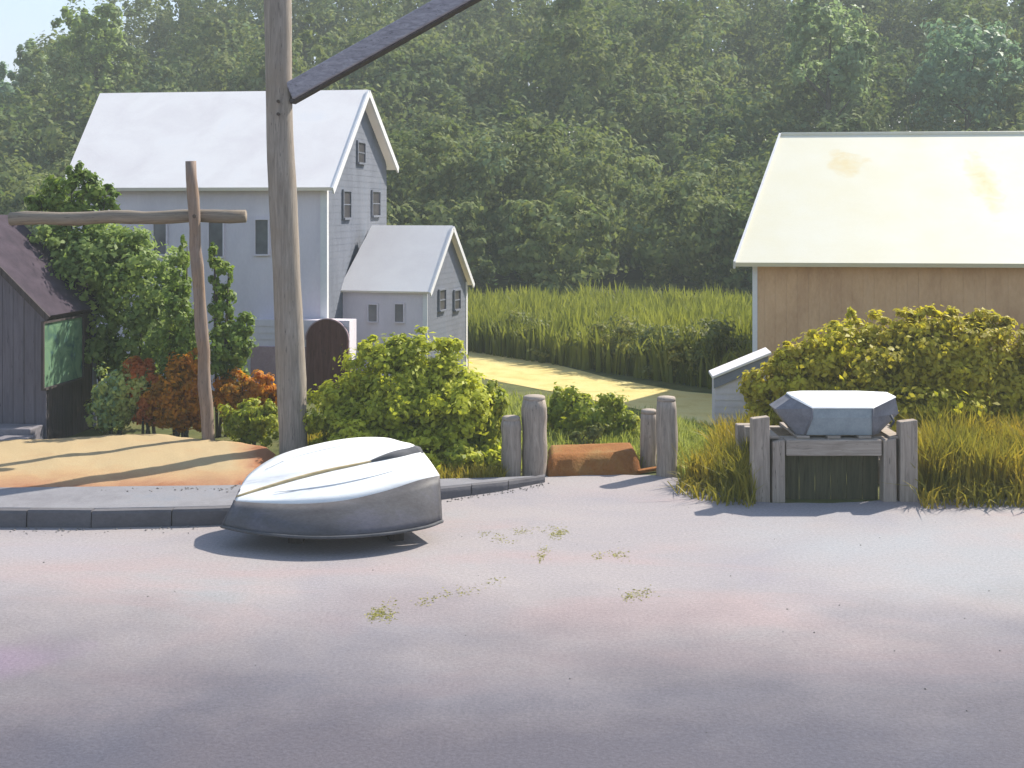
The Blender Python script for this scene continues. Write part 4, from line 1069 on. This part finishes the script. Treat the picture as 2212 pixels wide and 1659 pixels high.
grass('tall_grass', [(1455, 1066), (1560, 1094), (1625, 1100), (1635, 1078), (1470, 1030)], 300, .10, .45, .024, L['gold_grass'], 'ragged tufts creeping onto the road left of the boat stand', lean=.55)
# weeds growing in the cracks of the road
P = []
for pts in ([(1075, 1152), (1130, 1148), (1215, 1140)], [(1178, 1185), (1165, 1215)], [(1225, 1145), (1190, 1160)], [(905, 1302), (960, 1285), (1005, 1280), (1090, 1247)], [(800, 1335), (820, 1322), (850, 1300)], [(795, 1325), (850, 1330)], [(1280, 1200), (1370, 1197)], [(1350, 1290), (1420, 1275)], [(1040, 1150), (1110, 1175)]):
    w_ = [gp(*p) for p in pts]
    for k in range(190):
        p = samp(w_, rng.random()); g_n = mnoise.noise(p * 6)
        if g_n > .0: P.append((p.x + rng.normal(0, .035), p.y + rng.normal(0, .10), 0))
P = np.array(P)
V, Q = blades(P, rng.uniform(.006, .016, len(P)), .016, 1.8)
tag(np_mesh('weeds', V, Q, L['weed']), 'thin straggling weeds in the cracks of the road', 'weeds', kind='stuff')

# loose stones along the kerb, on the sand and over the road
P = []
for k in range(260):
    p = samp([Vector(q) for q in front], rng.random() ** .8); P.append((p.x + rng.normal(0, .1), p.y - abs(rng.normal(0, .14)) - .03, 0, rng.uniform(.006, .02)))
for k in range(70):
    d = rng.uniform(10, 19); P.append((rng.uniform(-.42, .42) * d, d, 0, rng.uniform(.004, .012)))
for k in range(60):
    a_ = rng.uniform(.34, .8); p = samp(fr, a_); P.append((p.x, p.y - .03 - abs(rng.normal(0, .12)), .215, rng.uniform(.006, .02)))
b = MB()
for x, y, z, r in P:
    q = [(x + r * sx * rng.uniform(.6, 1.3), y + r * sy * rng.uniform(.6, 1.3), z + r * (.45 + sz * .6)) for sx, sy, sz in ((1, 0, 0), (-1, 0, 0), (0, 1, 0), (0, -1, 0), (0, 0, 1), (0, 0, -1))]
    b.add(q, [(0, 2, 4), (2, 1, 4), (1, 3, 4), (3, 0, 4), (2, 0, 5), (1, 2, 5), (3, 1, 5), (0, 3, 5)])
tag(b.build('pebbles', mottled('pebble_stone', [(0.3, (0.12, 0.11, 0.11)), (0.7, (0.26, 0.24, 0.23))], 5)), 'loose small stones scattered on the road and along the kerb', 'pebbles', kind='stuff')

# ------------------------------------------------------------------ summer haze in the air
m, nt, out = nodes('haze_air')
vol = nt.nodes.new('ShaderNodeVolumePrincipled')
vol.inputs['Color'].default_value = (0.84, 0.92, 0.88, 1); vol.inputs['Density'].default_value = 0.0015; vol.inputs['Anisotropy'].default_value = 0.0
nt.links.new(vol.outputs[0], out.inputs['Volume'])
b = MB(); b.box(-240, 240, -40, 260, -70, 62)
hz = b.build('haze', m); hz['kind'] = 'stuff'
